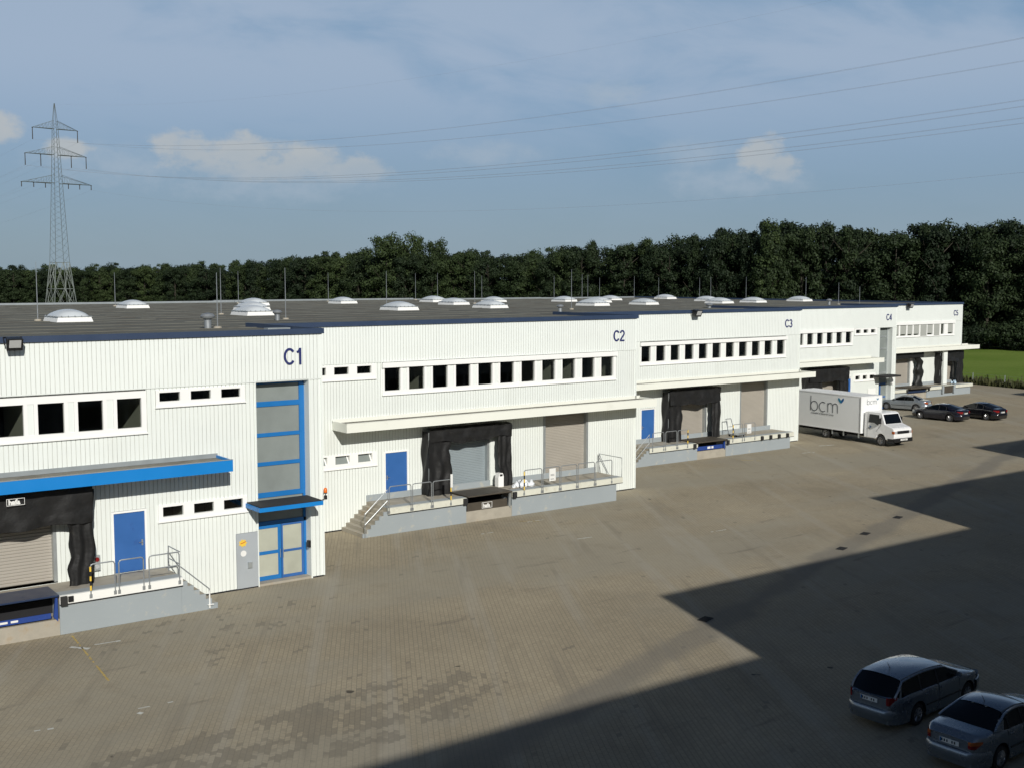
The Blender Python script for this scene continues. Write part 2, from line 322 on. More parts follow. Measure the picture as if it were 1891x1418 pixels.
class MB:
    org = Vector((0, 0, 0))
    def __init__(s): s.v = []; s.f = []; s.m = []; s.mats = []
    def mi(s, m):
        if m not in s.mats: s.mats.append(m)
        return s.mats.index(m)
    def poly(s, pts, m):
        k = len(s.v); s.v += [tuple(p) for p in pts]; s.f.append(tuple(range(k, k + len(pts)))); s.m.append(s.mi(m))
    def box(s, x0, x1, y0, y1, z0, z1, m):
        if x0 > x1: x0, x1 = x1, x0
        if y0 > y1: y0, y1 = y1, y0
        if z0 > z1: z0, z1 = z1, z0
        k = len(s.v); s.v += [(x, y, z) for z in (z0, z1) for y in (y0, y1) for x in (x0, x1)]
        for f in ((0, 2, 3, 1), (4, 5, 7, 6), (0, 1, 5, 4), (1, 3, 7, 5), (3, 2, 6, 7), (2, 0, 4, 6)):
            s.f.append(tuple(k + i for i in f)); s.m.append(s.mi(m))
        return s
    def hexa(s, p, m):
        k = len(s.v); s.v += [tuple(q) for q in p]
        for f in ((0, 3, 2, 1), (4, 5, 6, 7), (0, 1, 5, 4), (1, 2, 6, 5), (2, 3, 7, 6), (3, 0, 4, 7)):
            s.f.append(tuple(k + i for i in f)); s.m.append(s.mi(m))
    def prism(s, poly, axis, a, b, m, caps=True):
        """poly: 2D points; axis 0 -> (y,z), 1 -> (x,z), 2 -> (x,y)"""
        def P(p, t): return (t, p[0], p[1]) if axis == 0 else (p[0], t, p[1]) if axis == 1 else (p[0], p[1], t)
        n = len(poly); k = len(s.v)
        s.v += [P(p, a) for p in poly] + [P(p, b) for p in poly]
        for i in range(n):
            j = (i + 1) % n; s.f.append((k + i, k + j, k + n + j, k + n + i)); s.m.append(s.mi(m))
        if caps:
            s.f.append(tuple(k + i for i in range(n))[::-1]); s.m.append(s.mi(m))
            s.f.append(tuple(k + n + i for i in range(n))); s.m.append(s.mi(m))
    def tube(s, pts, r, m, n=6, closed=False, caps=True):
        P = [Vector(p) for p in pts]; rings = []
        for i, p in enumerate(P):
            if closed: d = P[(i + 1) % len(P)] - P[i - 1]
            else: d = P[min(i + 1, len(P) - 1)] - P[max(i - 1, 0)]
            if d.length < 1e-9: d = Vector((0, 0, 1))
            d.normalize(); up = Vector((0, 0, 1)) if abs(d.z) < .9 else Vector((0, 1, 0))
            a = d.cross(up).normalized(); b = a.cross(d)
            rr = r[i] if isinstance(r, (list, tuple)) else r
            k = len(s.v); s.v += [tuple(p + a * rr * cos(2 * pi * j / n) + b * rr * sin(2 * pi * j / n)) for j in range(n)]; rings.append(k)
        seq = list(range(len(P) - 1)) + ([len(P) - 1] if closed else [])
        for i in seq:
            k0 = rings[i]; k1 = rings[(i + 1) % len(P)]
            for j in range(n):
                s.f.append((k0 + j, k0 + (j + 1) % n, k1 + (j + 1) % n, k1 + j)); s.m.append(s.mi(m))
        if caps and not closed:
            s.f.append(tuple(rings[0] + j for j in range(n))[::-1]); s.m.append(s.mi(m))
            s.f.append(tuple(rings[-1] + j for j in range(n))); s.m.append(s.mi(m))
    def grid(s, fn, nu, nv, m, flip=False):
        k = len(s.v)
        for i in range(nu + 1):
            for j in range(nv + 1): s.v.append(tuple(fn(i / nu, j / nv)))
        for i in range(nu):
            for j in range(nv):
                a = k + i * (nv + 1) + j; q = (a, a + 1, a + nv + 2, a + nv + 1)
                s.f.append(q[::-1] if flip else q); s.m.append(s.mi(m))
    def lathe(s, c, prof, m, axis=2, n=20, mats=None):
        """prof: list of (r, h) along axis"""
        k = len(s.v)
        for r, h in prof:
            for j in range(n):
                a = 2 * pi * j / n; u, w = r * cos(a), r * sin(a)
                p = (u, w, h) if axis == 2 else (u, h, w) if axis == 1 else (h, u, w)
                s.v.append((c[0] + p[0], c[1] + p[1], c[2] + p[2]))
        for i in range(len(prof) - 1):
            mm = mats[i] if mats else m
            for j in range(n):
                s.f.append((k + i * n + j, k + i * n + (j + 1) % n, k + (i + 1) * n + (j + 1) % n, k + (i + 1) * n + j)); s.m.append(s.mi(mm))
    def build(s, name, parent=None, smooth=False, org=None, bevel=0, fix=True, label=None):
        o0 = MB.org if org is None else Vector(org)
        me = bpy.data.meshes.new(name); me.from_pydata([(p[0] - o0.x, p[1] - o0.y, p[2] - o0.z) for p in s.v], [], s.f)
        for m in s.mats: me.materials.append(m)
        me.polygons.foreach_set('material_index', s.m)
        if smooth: me.polygons.foreach_set('use_smooth', [True] * len(s.f))
        me.update()
        if fix:
            bm = bmesh.new(); bm.from_mesh(me); bmesh.ops.recalc_face_normals(bm, faces=bm.faces[:]); bm.to_mesh(me); bm.free()
        if smooth == 'auto':
            me.set_sharp_from_angle(angle=radians(38))
        o = bpy.data.objects.new(name, me); COL.objects.link(o)
        if parent is not None: o.parent = parent
        if bevel:
            bv = o.modifiers.new("bevel", 'BEVEL'); bv.width = bevel; bv.segments = 2; bv.limit_method = 'ANGLE'; bv.angle_limit = radians(40)
        if label: o['label'] = label
        return o

def copy_tree(o, parent=None):
    c = o.copy(); COL.objects.link(c)
    if parent is not None: c.parent = parent
    for ch in list(o.children): copy_tree(ch, c)
    return c

def text_mesh(name, txt, size, mat_, parent, M, extrude=.01, bold=0.0, sx=1.0, align='LEFT'):
    cu = bpy.data.curves.new(name, 'FONT'); cu.body = txt; cu.size = size; cu.extrude = extrude; cu.offset = bold; cu.align_x = align
    cu.resolution_u = 4
    o = bpy.data.objects.new(name + "_tmp", cu); COL.objects.link(o)
    dg = bpy.context.evaluated_depsgraph_get(); me = bpy.data.meshes.new_from_object(o.evaluated_get(dg)); bpy.data.objects.remove(o)
    me.transform(Matrix.Diagonal((sx, 1, 1, 1))); me.transform(M)
    me.materials.clear(); me.materials.append(mat_)
    r = bpy.data.objects.new(name, me); COL.objects.link(r)
    if parent is not None: r.parent = parent
    return r
def face_minus_y(x, y, z):   # text readable from -Y, origin at (x,y,z)
    return Matrix.Translation((x, y, z)) @ Matrix.Rotation(pi / 2, 4, 'X')

# ------------------------------------------------------------------ ground
g = MB(); g.poly([(-1500, -1500, -.03), (3000, -1500, -.03), (3000, 3000, -.03), (-1500, 3000, -.03)], M_meadow)
tag(g.build("meadow_ground"), kind='structure')
g = MB()
edge = [(-90, -60), (119, -60), (119.2, 60), (119.9, 69), (121.0, 76), (122.5, 90), (124, 150), (-90, 150)]
g.poly([(x, y, 0.0) for x, y in edge], M_yard)
tag(g.build("yard"), kind='structure')

M_markw = mat("marking_white", (.55, .55, .50), .8, var=.3, scale=3)
M_marky = mat("marking_yellow", (.50, .36, .10), .8, var=.3, scale=3)
def worn(mb, a, b, w, m, seed, keep=.62):
    a = Vector(a); b = Vector(b); d = b - a; n = max(2, int(d.length / .16)); p = Vector((-d.y, d.x)).normalized() * w / 2
    rr = random.Random(seed)
    for i in range(n):
        if rr.random() > keep: continue
        q0 = a + d * i / n; q1 = a + d * (i + .95) / n; s0 = rr.uniform(.35, 1); s1 = rr.uniform(.35, 1)
        mb.poly([(q0.x - p.x * s0, q0.y - p.y * s0, .004), (q1.x - p.x * s1, q1.y - p.y * s1, .004), (q1.x + p.x * s0, q1.y + p.y * s0, .004), (q0.x + p.x * s1, q0.y + p.y * s1, .004)], m)
g = MB()
worn(g, (10.74, 39.8), (10.35, 34.6), .08, M_marky, 1, .8); worn(g, (10.72, 38.4), (11.9, 38.3), .12, M_markw, 2, .9)
worn(g, (10.35, 38.6), (10.9, 37.9), .22, M_markw, 3, .7); worn(g, (10.3, 31.8), (11.3, 31.75), .12, M_markw, 4, .75)
worn(g, (10.2, 31.5), (10.5, 30.9), .16, M_markw, 5, .7); worn(g, (7.2, 31.9), (8.0, 31.7), .14, M_markw, 6, .6)
worn(g, (34.1, 45.9), (34.95, 45.35), .10, M_marky, 7, .8); worn(g, (34.3, 45.5), (35.3, 45.5), .13, M_markw, 8, .95)
worn(g, (57.6, 53.3), (58.6, 51.9), .12, M_marky, 9, .8); worn(g, (63.5, 52.6), (64.6, 52.4), .16, M_markw, 10, .8)
worn(g, (67.3, 54.2), (68.6, 53.9), .2, M_markw, 11, .8); worn(g, (33.9, 41.1), (34.9, 41.0), .12, M_markw, 12, .8)
worn(g, (30.9, 44.6), (31.6, 44.6), .12, M_markw, 13, .7); worn(g, (40, 38.5), (41, 38.45), .10, M_markw, 14, .7)
tag(g.build("painted_markings"), kind='structure')

def drain(x, y, rz, label):
    t = thing("drain_grate", label, "drain", (x, y, 0), rz, "drain grates along the yard gutter"); t.scale = (.8, .8, 1)
    f = MB(); f.box(-.35, .35, -.22, .22, .004, .012, M_dark)
    f.build("pit", t, org=(0, 0, 0))
    b = MB()
    for i in range(9): b.box(-.32 + i * .072, -.29 + i * .072, -.19, .19, .013, .022, M_rubber)
    for q in ((-.35, -.33, -.22, .22), (.33, .35, -.22, .22), (-.33, .33, -.22, -.2), (-.33, .33, .2, .22)): b.box(*q, .013, .024, M_rubber)
    b.build("grate", t, org=(0, 0, 0))
drain(42.2, 32.6, .3, "black drain grate cut by the edge of the big shadow")
drain(45.6, 33.9, .3, "black drain grate in sunlight just past the shadow edge")
drain(50.1, 35.3, .3, "small drain grate close to the tip of the second sunlit wedge")
drain(29.4, 28.5, .3, "drain grate lying inside the shadow near its first notch")

# ------------------------------------------------------------------ warehouse units
PITCH = .16
def rib(x):
    u = (x / PITCH) % 1.0
    if u < .86: return 0.0
    if u < .89: return (u - .86) / .03 * .032
    if u < .96: return .032
    return (1 - u) / .04 * .032
def ribwall(mb, x0, x1, z0, z1, y, ops, m):
    xs = {round(x0, 4), round(x1, 4)}
    k = math.floor(x0 / PITCH)
    while k * PITCH < x1:
        for u in (0, .86, .89, .96):
            x = (k + u) * PITCH
            if x0 < x < x1: xs.add(round(x, 4))
        k += 1
    for o in ops:
        for x in o[:2]:
            if x0 < x < x1: xs.add(round(x, 4))
    xs = sorted(xs)
    for a, b in zip(xs, xs[1:]):
        if b - a < 1e-4: continue
        mid = (a + b) / 2; iv = [(z0, z1)]
        for o in ops:
            if o[0] <= mid <= o[1]:
                nv = []
                for p, q in iv:
                    if o[3] <= p or o[2] >= q: nv.append((p, q)); continue
                    if o[2] > p: nv.append((p, o[2]))
                    if o[3] < q: nv.append((o[3], q))
                iv = nv
        ya, yb = y + rib(a + 1e-5), y + rib(b - 1e-5)
        for p, q in iv: mb.poly([(a, ya, p), (b, yb, p), (b, yb, q), (a, ya, q)], M_groove if max(ya, yb) > y + .02 else m)

def window_band(parent, x0, x1, z0, z1, panes, zp0, zp1, y, head=False, blinds=(), split=True, tilt=False):
    f = MB(); ya, yb = y - .05, y + .12
    f.box(x0, x1, ya, yb, z0, zp0, M_white); f.box(x0 - .03, x1 + .03, ya - .04, ya - .002, z0 - .02, z0 + .035, M_white)
    f.box(x0, x1, ya, yb, zp1, z1, M_white)
    if head: f.box(x0 - .04, x1 + .04, ya - .10, ya - .002, zp1 + .01, z1 + .02, M_white)
    e = [x0] + [v for p in panes for v in p] + [x1]
    for i in range(0, len(e), 2):
        a, b = e[i], e[i + 1]
        if b - a < .02: continue
        if b - a > .36 and split:
            f.box(a, a + .13, ya, yb, zp0, zp1, M_white); f.box(b - .13, b, ya, yb, zp0, zp1, M_white)
            f.box(a + .135, b - .135, ya + .02, yb, zp0, zp1, M_wall2)
            f.box(a + .128, a + .137, ya + .03, yb, zp0, zp1, M_dark); f.box(b - .137, b - .128, ya + .03, yb, zp0, zp1, M_dark)
        else: f.box(a, b, ya, yb, zp0, zp1, M_white)
    fo = f.build("window_band", parent)
    for i, (a, b) in enumerate(panes):
        p = MB()
        if tilt:
            p.hexa([(a, y + .02, zp0), (b, y + .02, zp0), (b, y + .03, zp0), (a, y + .03, zp0), (a, y + .16, zp1), (b, y + .16, zp1), (b, y + .17, zp1), (a, y + .17, zp1)], M_frost)
            s_ = MB(); s_.hexa([(b - .06, y + .0, zp0), (b, y + .0, zp0), (b, y + .02, zp0), (b - .06, y + .02, zp0), (b - .12, y + .13, zp1), (b - .06, y + .13, zp1), (b - .06, y + .16, zp1), (b - .12, y + .16, zp1)], M_white)
            s_.build("sash", fo)
        else:
            p.box(a - .01, b + .01, y + .055, y + .067, zp0 - .01, zp1 + .01, M_glass)
        p.build("pane", fo)
        if i in blinds:
            q = MB(); q.box(a + .01, b - .01, y - .01, y + .0, zp0 + .14, zp1, M_blind); q.build("blind", fo)
    return fo

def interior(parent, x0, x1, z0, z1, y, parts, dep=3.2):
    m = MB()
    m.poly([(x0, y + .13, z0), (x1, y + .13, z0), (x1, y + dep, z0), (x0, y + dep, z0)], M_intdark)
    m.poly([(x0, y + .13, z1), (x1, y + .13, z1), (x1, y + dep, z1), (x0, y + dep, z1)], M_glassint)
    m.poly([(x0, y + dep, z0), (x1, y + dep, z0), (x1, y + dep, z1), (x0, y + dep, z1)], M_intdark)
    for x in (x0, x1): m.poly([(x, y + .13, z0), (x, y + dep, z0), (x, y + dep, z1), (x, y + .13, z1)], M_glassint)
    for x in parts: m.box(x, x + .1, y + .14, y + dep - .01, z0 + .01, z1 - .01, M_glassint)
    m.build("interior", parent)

def blue_door(parent, x0, x1, z0, z1, y, handle='R'):
    f = MB(); f.box(x0 - .07, x0, y - .03, y + .12, z0, z1 + .07, M_white); f.box(x1, x1 + .07, y - .03, y + .12, z0, z1 + .07, M_white)
    f.box(x0, x1, y - .03, y + .12, z1, z1 + .07, M_white)
    d = MB(); d.box(x0, x1, y + .02, y + .07, z0 + .01, z1 - .005, M_blue2)
    do = d.build("door", parent); f.build("door_frame", do)
    hx = x1 - .10 if handle == 'R' else x0 + .10; s = -1 if handle == 'R' else 1
    h = MB(); h.box(hx - .03, hx + .03, y + .005, y + .018, z0 + .92, z0 + 1.14, M_steel)
    h.tube([(hx, y + .005, z0 + 1.05), (hx, y - .05, z0 + 1.05), (hx + s * .13, y - .05, z0 + 1.05)], .011, M_steel)
    h.build("handle", do)

def roller(parent, x0, x1, z0, z1, y, m, rec=.22, pitch=.085):
    d = MB(); yy = y + rec; n = int((z1 - z0) / pitch); p = (z1 - z0) / n
    for i in range(n):
        z = z0 + i * p
        for (za, ya, zb, yb) in ((0, .012, .25 * p, -.012), (.25 * p, -.012, .72 * p, -.012), (.72 * p, -.012, .9 * p, .012), (.9 * p, .012, p, .012)):
            d.poly([(x0, yy + ya, z + za), (x1, yy + ya, z + za), (x1, yy + yb, z + zb), (x0, yy + yb, z + zb)], m)
    o = d.build("roller_door", parent)
    j = MB(); j.box(x0 - .12, x0, y - .01, yy + .05, z0, z1, M_zinc); j.box(x1, x1 + .12, y - .01, yy + .05, z0, z1, M_zinc)
    j.box(x0 - .12, x1 + .12, y - .01, yy + .05, z1, z1 + .08, M_zinc)
    j.build("guide_rails", o)

def canopy(parent, x0, x1, y, dep, z0, z1, m, gravel=M_grav):
    c = MB(); yf = y - dep; t = .06
    c.box(x0, x1, yf, yf + t, z0, z1, m); c.box(x0, x0 + t, yf + t, y - .002, z0, z1, m); c.box(x1 - t, x1, yf + t, y - .002, z0, z1, m)
    c.box(x0 + t, x1 - t, yf + t, y - .002, z0 + .02, z0 + .08, m)
    o = c.build("canopy", parent)
    g_ = MB(); g_.box(x0 + t + .002, x1 - t - .002, yf + t + .002, y - .004, z0 + .085, z1 - .10, gravel)
    g_.build("gravel", o)
    r_ = MB(); r_.box(x0, x1, y - .045, y - .003, z1 - .095, z1 + .07, M_rim if m is M_blue else M_cream)
    r_.box(x0 - .01, x1 + .01, yf - .012, yf + .09, z1 + .001, z1 + .018, M_rim if m is M_blue else m)
    r_.build("flashing", o)
    return o

def skylight(parent, x, y, z, w=1.6, d=2.4):
    c = MB(); t = .0
    c.hexa([(x - .08, y - .08, z), (x + w + .08, y - .08, z), (x + w + .08, y + d + .08, z), (x - .08, y + d + .08, z),
            (x, y, z + .24), (x + w, y, z + .24), (x + w, y + d, z + .24), (x, y + d, z + .24)], M_curb)
    co = c.build("skylight", parent)
    fr = MB(); fr.box(x - .04, x + w + .04, y - .04, y + d + .04, z + .242, z + .275, M_zinc)
    for i in range(5):
        for q in ((x + w * (i + .5) / 5, y - .05), (x - .05, y + d * (i + .5) / 5)): fr.box(q[0] - .02, q[0] + .02, q[1] - .02, q[1] + .02, z + .25, z + .31, M_steel)
    fr.build("clamp_frame", co)
    dm = MB()
    def P(u, v):
        a = 1 - (2 * u - 1) ** 2; b = 1 - (2 * v - 1) ** 2
        return (x + .02 + u * (w - .04), y + .02 + v * (d - .04), z + .275 + .34 * (max(a, 0) * max(b, 0)) ** .55)
    dm.grid(P, 12, 12, M_dome); dm.build("dome", co, smooth=True)

def vent(parent, x, y, z, s=1.0):
    v = MB(); v.lathe((x, y, z), [(0, 0), (.13 * s, 0), (.13 * s, .32 * s), (.10 * s, .34 * s), (.24 * s, .40 * s), (.27 * s, .46 * s), (.20 * s, .55 * s), (0, .60 * s)], M_steel, n=14)
    v.build("roof_vent", parent, smooth='auto')

UNITS = {   # x0, x1, facade y, trim bottom z, back y, next facade y
    1: (-1.6, 21.27, 41.95, 9.84, 97.0, 49.18), 2: (21.27, 44.78, 49.18, 9.77, 104.0, 56.77), 3: (44.78, 67.95, 56.77, 9.68, 111.5, 65.73),
    4: (67.95, 92.15, 65.73, 9.43, 119.5, 72.0), 5: (92.15, 112.4, 72.0, 9.31, 124.0, 124.0)}
DECK = {1: (1.36, 40.12), 2: (1.27, 47.12), 3: (1.14, 54.75), 4: (1.05, 63.9), 5: (1.05, 70.0)}
HASTAIR = {}
def unit_base(i, label, lo_ops, up_ops, seam=8.0, low=None):
    x0, x1, y, zt, yb, yn = UNITS[i]
    MB.org = Vector((x0, y, 0)); u = thing("warehouse_unit", label, "warehouse", (x0, y, 0), group="row of white warehouse units")
    dz = DECK[i][0] - 1.27
    sm = seam + (zt - 9.77) * .75
    w = MB(); ribwall(w, x0, x1, .06, sm, y, lo_ops, M_wall); ribwall(w, x0, x1, sm, zt + .1, y - .035, up_ops, M_wall2)
    w.box(x0, x1, y - .036, y + .04, sm - .03, sm - .001, M_wall2)      # drip rail between the two sheets
    # corner post, side and back walls
    w.box(x1 - .02, x1 + .05, y - .045, y + .25, .06, zt + .1, M_wall2)
    w.poly([(x1 + .03, y + .25, 0), (x1 + .03, yn, 0), (x1 + .03, yn, zt + .1), (x1 + .03, y + .25, zt + .1)], M_wall)
    if i == 5: w.poly([(x1, y, 0), (x1, yb, 0), (x1, yb, zt), (x1, y, zt)], M_wall)
    if i > 1:
        py = UNITS[i - 1][4]; w.poly([(x0, py, 0), (x0, yb, 0), (x0, yb, zt), (x0, py, zt)], M_wall)
    else: w.poly([(x0, y, 0), (x0, yb, 0), (x0, yb, zt), (x0, y, zt)], M_wall)
    w.poly([(x0, yb, 0), (x1, yb, 0), (x1, yb, zt), (x0, yb, zt)], M_wall)
    w.box(x0, x1, y + .005, y + .12, 0.0, .06, M_dark)
    w.build("wall", u, fix=False)
    r = MB(); r.box(x0, x1 - .035, y + .052, yb - .25, zt - .35, zt + .02, M_roof)
    # felt seams
    k = y + 2.0
    rr = random.Random(i)
    while k < yb - 1:
        r.box(x0 + .05, x1 - .06, k, k + .07, zt + .021, zt + .034 + rr.random() * .01, M_seam); k += rr.uniform(2.6, 4.2)
    ro = r.build("roof", u)
    f = MB(); a, b = zt - .01, zt + .20
    f.box(x0 - (.0 if i > 1 else .1), x1 + .12, y - .12, y + .05, a, b, M_navy)
    f.box(x1 - .03, x1 + .12, y + .05, yn - .001 if i < 5 else yb, a + .002, b, M_navy)
    if i == 1: f.box(x0 - .1, x0 + .05, y + .05, yb, a + .002, b, M_navy)
    f.build("roof_edge", u)
    f2 = MB(); f2.box(x0, x1, yb - .25, yb + .1, a, b - .02, M_rim); f2.build("rear_roof_edge", u)
    return u

def railing(parent, y, zt, zb, spans, mid=None, r=.024):
    for n_, (a, b) in enumerate(spans):
        m = MB(); q = .09
        m.tube([(a, y, zb), (a, y, zt - q), (a + q * .3, y, zt - q * .3), (a + q, y, zt), (b - q, y, zt), (b - q * .3, y, zt - q * .3), (b, y, zt - q), (b, y, zb)], r, M_steel)
        if mid and n_ in mid: m.tube([(a, y, (zt + zb) / 2 + .1), (b, y, (zt + zb) / 2 + .1)], r * .9, M_steel)
        for x in (a, b): m.box(x - .05, x + .05, y + .0, y + .035, zb - .02, zb + .12, M_steel)
        m.build("railing", parent, smooth='auto')

def warn_post(parent, x, y, z0, z1):
    m = MB(); n = 5; h = (z1 - z0 - .25) / n
    m.tube([(x, y, z0), (x, y, z0 + .25)], .022, M_steel)
    for k in range(n): m.tube([(x, y, z0 + .25 + k * h), (x, y, z0 + .25 + (k + 1) * h)], .034, M_yel if k % 2 == 0 else M_black, 8)
    m.build("warning_post", parent)

def dock(i, label, x0, x1, slab1, gap, stairs, beam=M_beam):
    """x0..x1 retaining wall, slab to slab1, gap (a,b) for the leveller, stairs 'R' or 'L' or None"""
    z, yf = DECK[i]; y = UNITS[i][2] - .01
    MB.org = Vector((x0, yf, 0)); d = thing("loading_dock", label, "loading dock", (x0, yf, 0), group="concrete loading docks")
    w = MB()
    segs = [(x0, x1)] if not gap else [(x0, gap[0]), (gap[1], x1)]
    for a, b in segs: w.box(a, b, yf, y, 0, z - .30, M_conc)
    w.build("retaining_wall", d, bevel=.01)
    if gap:
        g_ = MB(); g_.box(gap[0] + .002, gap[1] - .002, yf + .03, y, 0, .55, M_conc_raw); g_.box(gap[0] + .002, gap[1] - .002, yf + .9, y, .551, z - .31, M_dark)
        g_.build("pit_wall", d)
    s = MB(); s0, s1 = x0, slab1
    ss = [(s0, s1)] if not gap else [(s0, gap[0]), (gap[1], s1)]
    for a, b in ss:
        s.box(a, b, yf + .04, y, z - .298, z - .01, M_deck)
    if gap: s.box(gap[0], gap[1], y - .55, y - .001, z - .3, z - .012, M_deck)
    s.build("deck", d)
    e = MB()
    for a, b in ss:
        e.box(a, b, yf - .06, yf + .038, z - .30, z - .006, beam)
        e.box(a, b, yf + .039, yf + .50, z - .009, z + .004, M_deckgrey)
        e.box(a, b, yf - .075, yf + .03, z - .33, z - .301, M_dark)
    e.build("edge_beam", d)
    k = MB(); k.box(x0, slab1 - .2, y - .03, y - .002, z - .008, z + .30, M_conc) if i != 1 else None
    if i != 1: k.build("plinth", d)
    if stairs:
        st = MB(); n = 7; h = z / n
        L_ = 1.35
        for q in range(1, n):
            zz = z - q * h
            if stairs == 'R': st.box(x1 + L_ * (q - 1) / (n - 1) + .001, x1 + L_ * q / (n - 1), yf + .05, y, 0, zz, M_conc_raw)
            else: st.box(x0 - L_ * q / (n - 1), x0 - L_ * (q - 1) / (n - 1) - .001, yf + .05, y, 0, zz, M_conc_raw)
        so_ = st.build("stairs", d)
        sw = MB(); c = M_conc
        for q in range(1, n):
            zz = z - q * h + .01
            if stairs == 'R': sw.box(x1 + L_ * (q - 1) / (n - 1), x1 + L_ * q / (n - 1), yf, yf + .045, 0, zz, c)
            else: sw.box(x0 - L_ * q / (n - 1), x0 - L_ * (q - 1) / (n - 1), yf, yf + .045, 0, zz, c)
        sw.build("stringer", so_)
    return d

def shelter(parent, xl, xr, z0, z1, y, dep, il, ir, zi, seed, bottoms=None, bulge=.08):
    """black tarpaulin dock shelter : two side curtains, a head curtain, hood and side flaps"""
    def wr(p, a, s=1.0):
        return noise.noise(Vector((p[0] * 2.1 * s + seed, p[2] * .9 * s, seed * 1.3))) * a + noise.noise(Vector((p[0] * 5.3 * s, p[2] * 2.2 * s + seed, 1.7))) * a * .45
    yf = y - dep
    for side in (0, 1):
        o_, n_ = (xl, il) if side == 0 else (xr, ir)
        m = MB()
        def P(u, v):
            z = z0 + (z1 - .12 - z0) * v
            b = bulge * noise.noise(Vector((seed * 3 + side * 9, z * .85, .3))) * 1.6
            x = o_ + (n_ - o_) * u + b * (.5 + u * .8)
            x += .10 * noise.noise(Vector((seed + u, z * 2.3, side * 5))) * u
            return (x, yf + .05 + wr((x * 1.4, 0, z), .07) + .035 * sin(u * 15 + z * .5 + seed + 2 * noise.noise(Vector((z, seed, 0)))), z)
        m.grid(P, 14, 26, M_tarp)
        def Q(u, v):
            z = z0 + (z1 - .1 - z0) * v
            b = bulge * noise.noise(Vector((seed * 3 + side * 9, z * .85, .3))) * 1.6 * .5
            x = o_ + b * (1 - u)
            p0 = P(0, v)
            return (p0[0] * (1 - u) + o_ * u + .05 * sin(u * 7 + z * 3), p0[1] * (1 - u) + (y - .01) * u, z)
        m.grid(Q, 8, 26, M_tarp)
        m.build("side_curtain", parent, smooth=True, fix=False)
    h = MB()
    def H(u, v):
        x = xl + .02 + (xr - xl - .04) * u
        sag = .16 * noise.noise(Vector((x * .9 + seed, 0, 0))) + .10 * sin(u * pi)
        zb = zi - sag
        z = zb + (z1 - zb) * v
        return (x, yf - .03 + wr((x, 0, z * 1.8), .07) + .10 * (1 - v) * noise.noise(Vector((x * 1.3, 2, seed))), z)
    h.grid(H, 34, 12, M_tarp)
    def T(u, v):
        p = H(u, 1.0); return (p[0], p[1] * (1 - v) + (y - .01) * v, z1 + .06 * sin(v * 3) + .03 * noise.noise(Vector((p[0] * 3, v * 4, seed))))
    h.grid(T, 34, 6, M_tarp)
    h.build("head_curtain", parent, smooth=True, fix=False)
    s = MB()
    for x in (xl + .06, xr - .06): s.tube([(x, yf + .15, z0), (x, yf + .15, z1 - .12)], .03, M_steel); 
    s.tube([(xl + .06, yf + .15, z1 - .14), (xr - .06, yf + .15, z1 - .14)], .03, M_steel)
    s.build("shelter_frame", parent)

def leveller(i, x0, x1, ztop, m_plate, m_front, label, front_z, y_extra=0.0, word=None, tags=False):
    z, yf = DECK[i]; y = UNITS[i][2]
    MB.org = Vector(((x0 + x1) / 2, yf, 0)); t = thing("dock_leveller", label, "dock leveller", tuple(MB.org), group="dock levellers")
    p = MB(); p.box(x0, x1, yf - .10 - y_extra, y - .56, z + .0, ztop, m_plate); p.build("platform_plate", t, bevel=.008)
    f = MB(); f.box(x0 + .02, x1 - .25, yf + .02, yf + .06, front_z[0], front_z[1], m_front)
    fo = f.build("front_panel", t)
    l = MB(); l.prism([(x1 - .17, front_z[0] + .02), (x1 - .03, front_z[0] - .14), (x1 - .03, z - .01), (x1 - .09, z - .01)], 1, yf + .0, yf + .10, m_front if tags else M_zinc); l.build("lip_support", t)
    for x in (x0 - .28, x1 + .04): b = MB(); b.box(x, x + .22, yf - .17, yf - .065, z - .34, z - .02, M_rubber); b.build("buffer", t, bevel=.01)
    if word:
        q = MB(); a = (x0 + x1) / 2 - .45
        text_mesh("lettering", word, .27, M_plate, fo, face_minus_y(a + .06 - MB.org.x, yf + .012 - MB.org.y, (front_z[0] + front_z[1]) / 2 - .1), .003, .012)
        for c in ((a, a + .62, 0, .02), (a, a + .62, .28, .30)): q.box(c[0], c[1], yf + .01, yf + .02, (front_z[0] + front_z[1]) / 2 - .15 + c[2], (front_z[0] + front_z[1]) / 2 - .15 + c[3], M_plate)
        for c in ((a, a + .02), (a + .60, a + .62)): q.box(c[0], c[1], yf + .01, yf + .02, (front_z[0] + front_z[1]) / 2 - .13, (front_z[0] + front_z[1]) / 2 + .13, M_plate)
        q.build("sign_border", fo)
    if tags:
        q = MB()
        for a, b_ in ((.40, .50), (.53, .60)): q.box(x0 + (x1 - x0) * a, x0 + (x1 - x0) * b_, yf + .008, yf + .018, front_z[0] + .06, front_z[1] - .05, M_plate)
        q.build("sticker", fo)
    return t

SEAM = lambda i: 8.0 + (UNITS[i][3] - 9.77) * .75
# ---- C1
W1 = [(9.07 - 1.36 * k, 9.95 - 1.36 * k) for k in range(6, 0, -1)] + [(9.07, 9.95), (10.42, 11.3), (11.77, 12.64), (13.14, 14.02)]
S1 = [(14.69, 15.47), (15.88, 16.66), (17.07, 17.83)]
S1b = [(14.71, 15.49), (15.90, 16.68), (17.08, 17.85)]
ops = [(W1[0][0] - .18, 14.2, 6.41, 8.0), (14.56, 18.02, 7.31, 7.93), (14.54, 18.02, 3.05, 3.68), (18.48, 20.74, 0, 8.06), (12.84, 14.10, 1.36, 3.64), (7.2, 10.9, 1.36, 4.3), (17.55, 18.46, .02, 2.22)]
u1 = unit_base(1, "nearest white ribbed warehouse unit marked C1, with blue canopy and glazed entrance shaft", ops, ops)
y = 41.95
window_band(u1, W1[0][0] - .18, 14.2, 6.41, 7.96, W1, 6.64, 7.71, y)
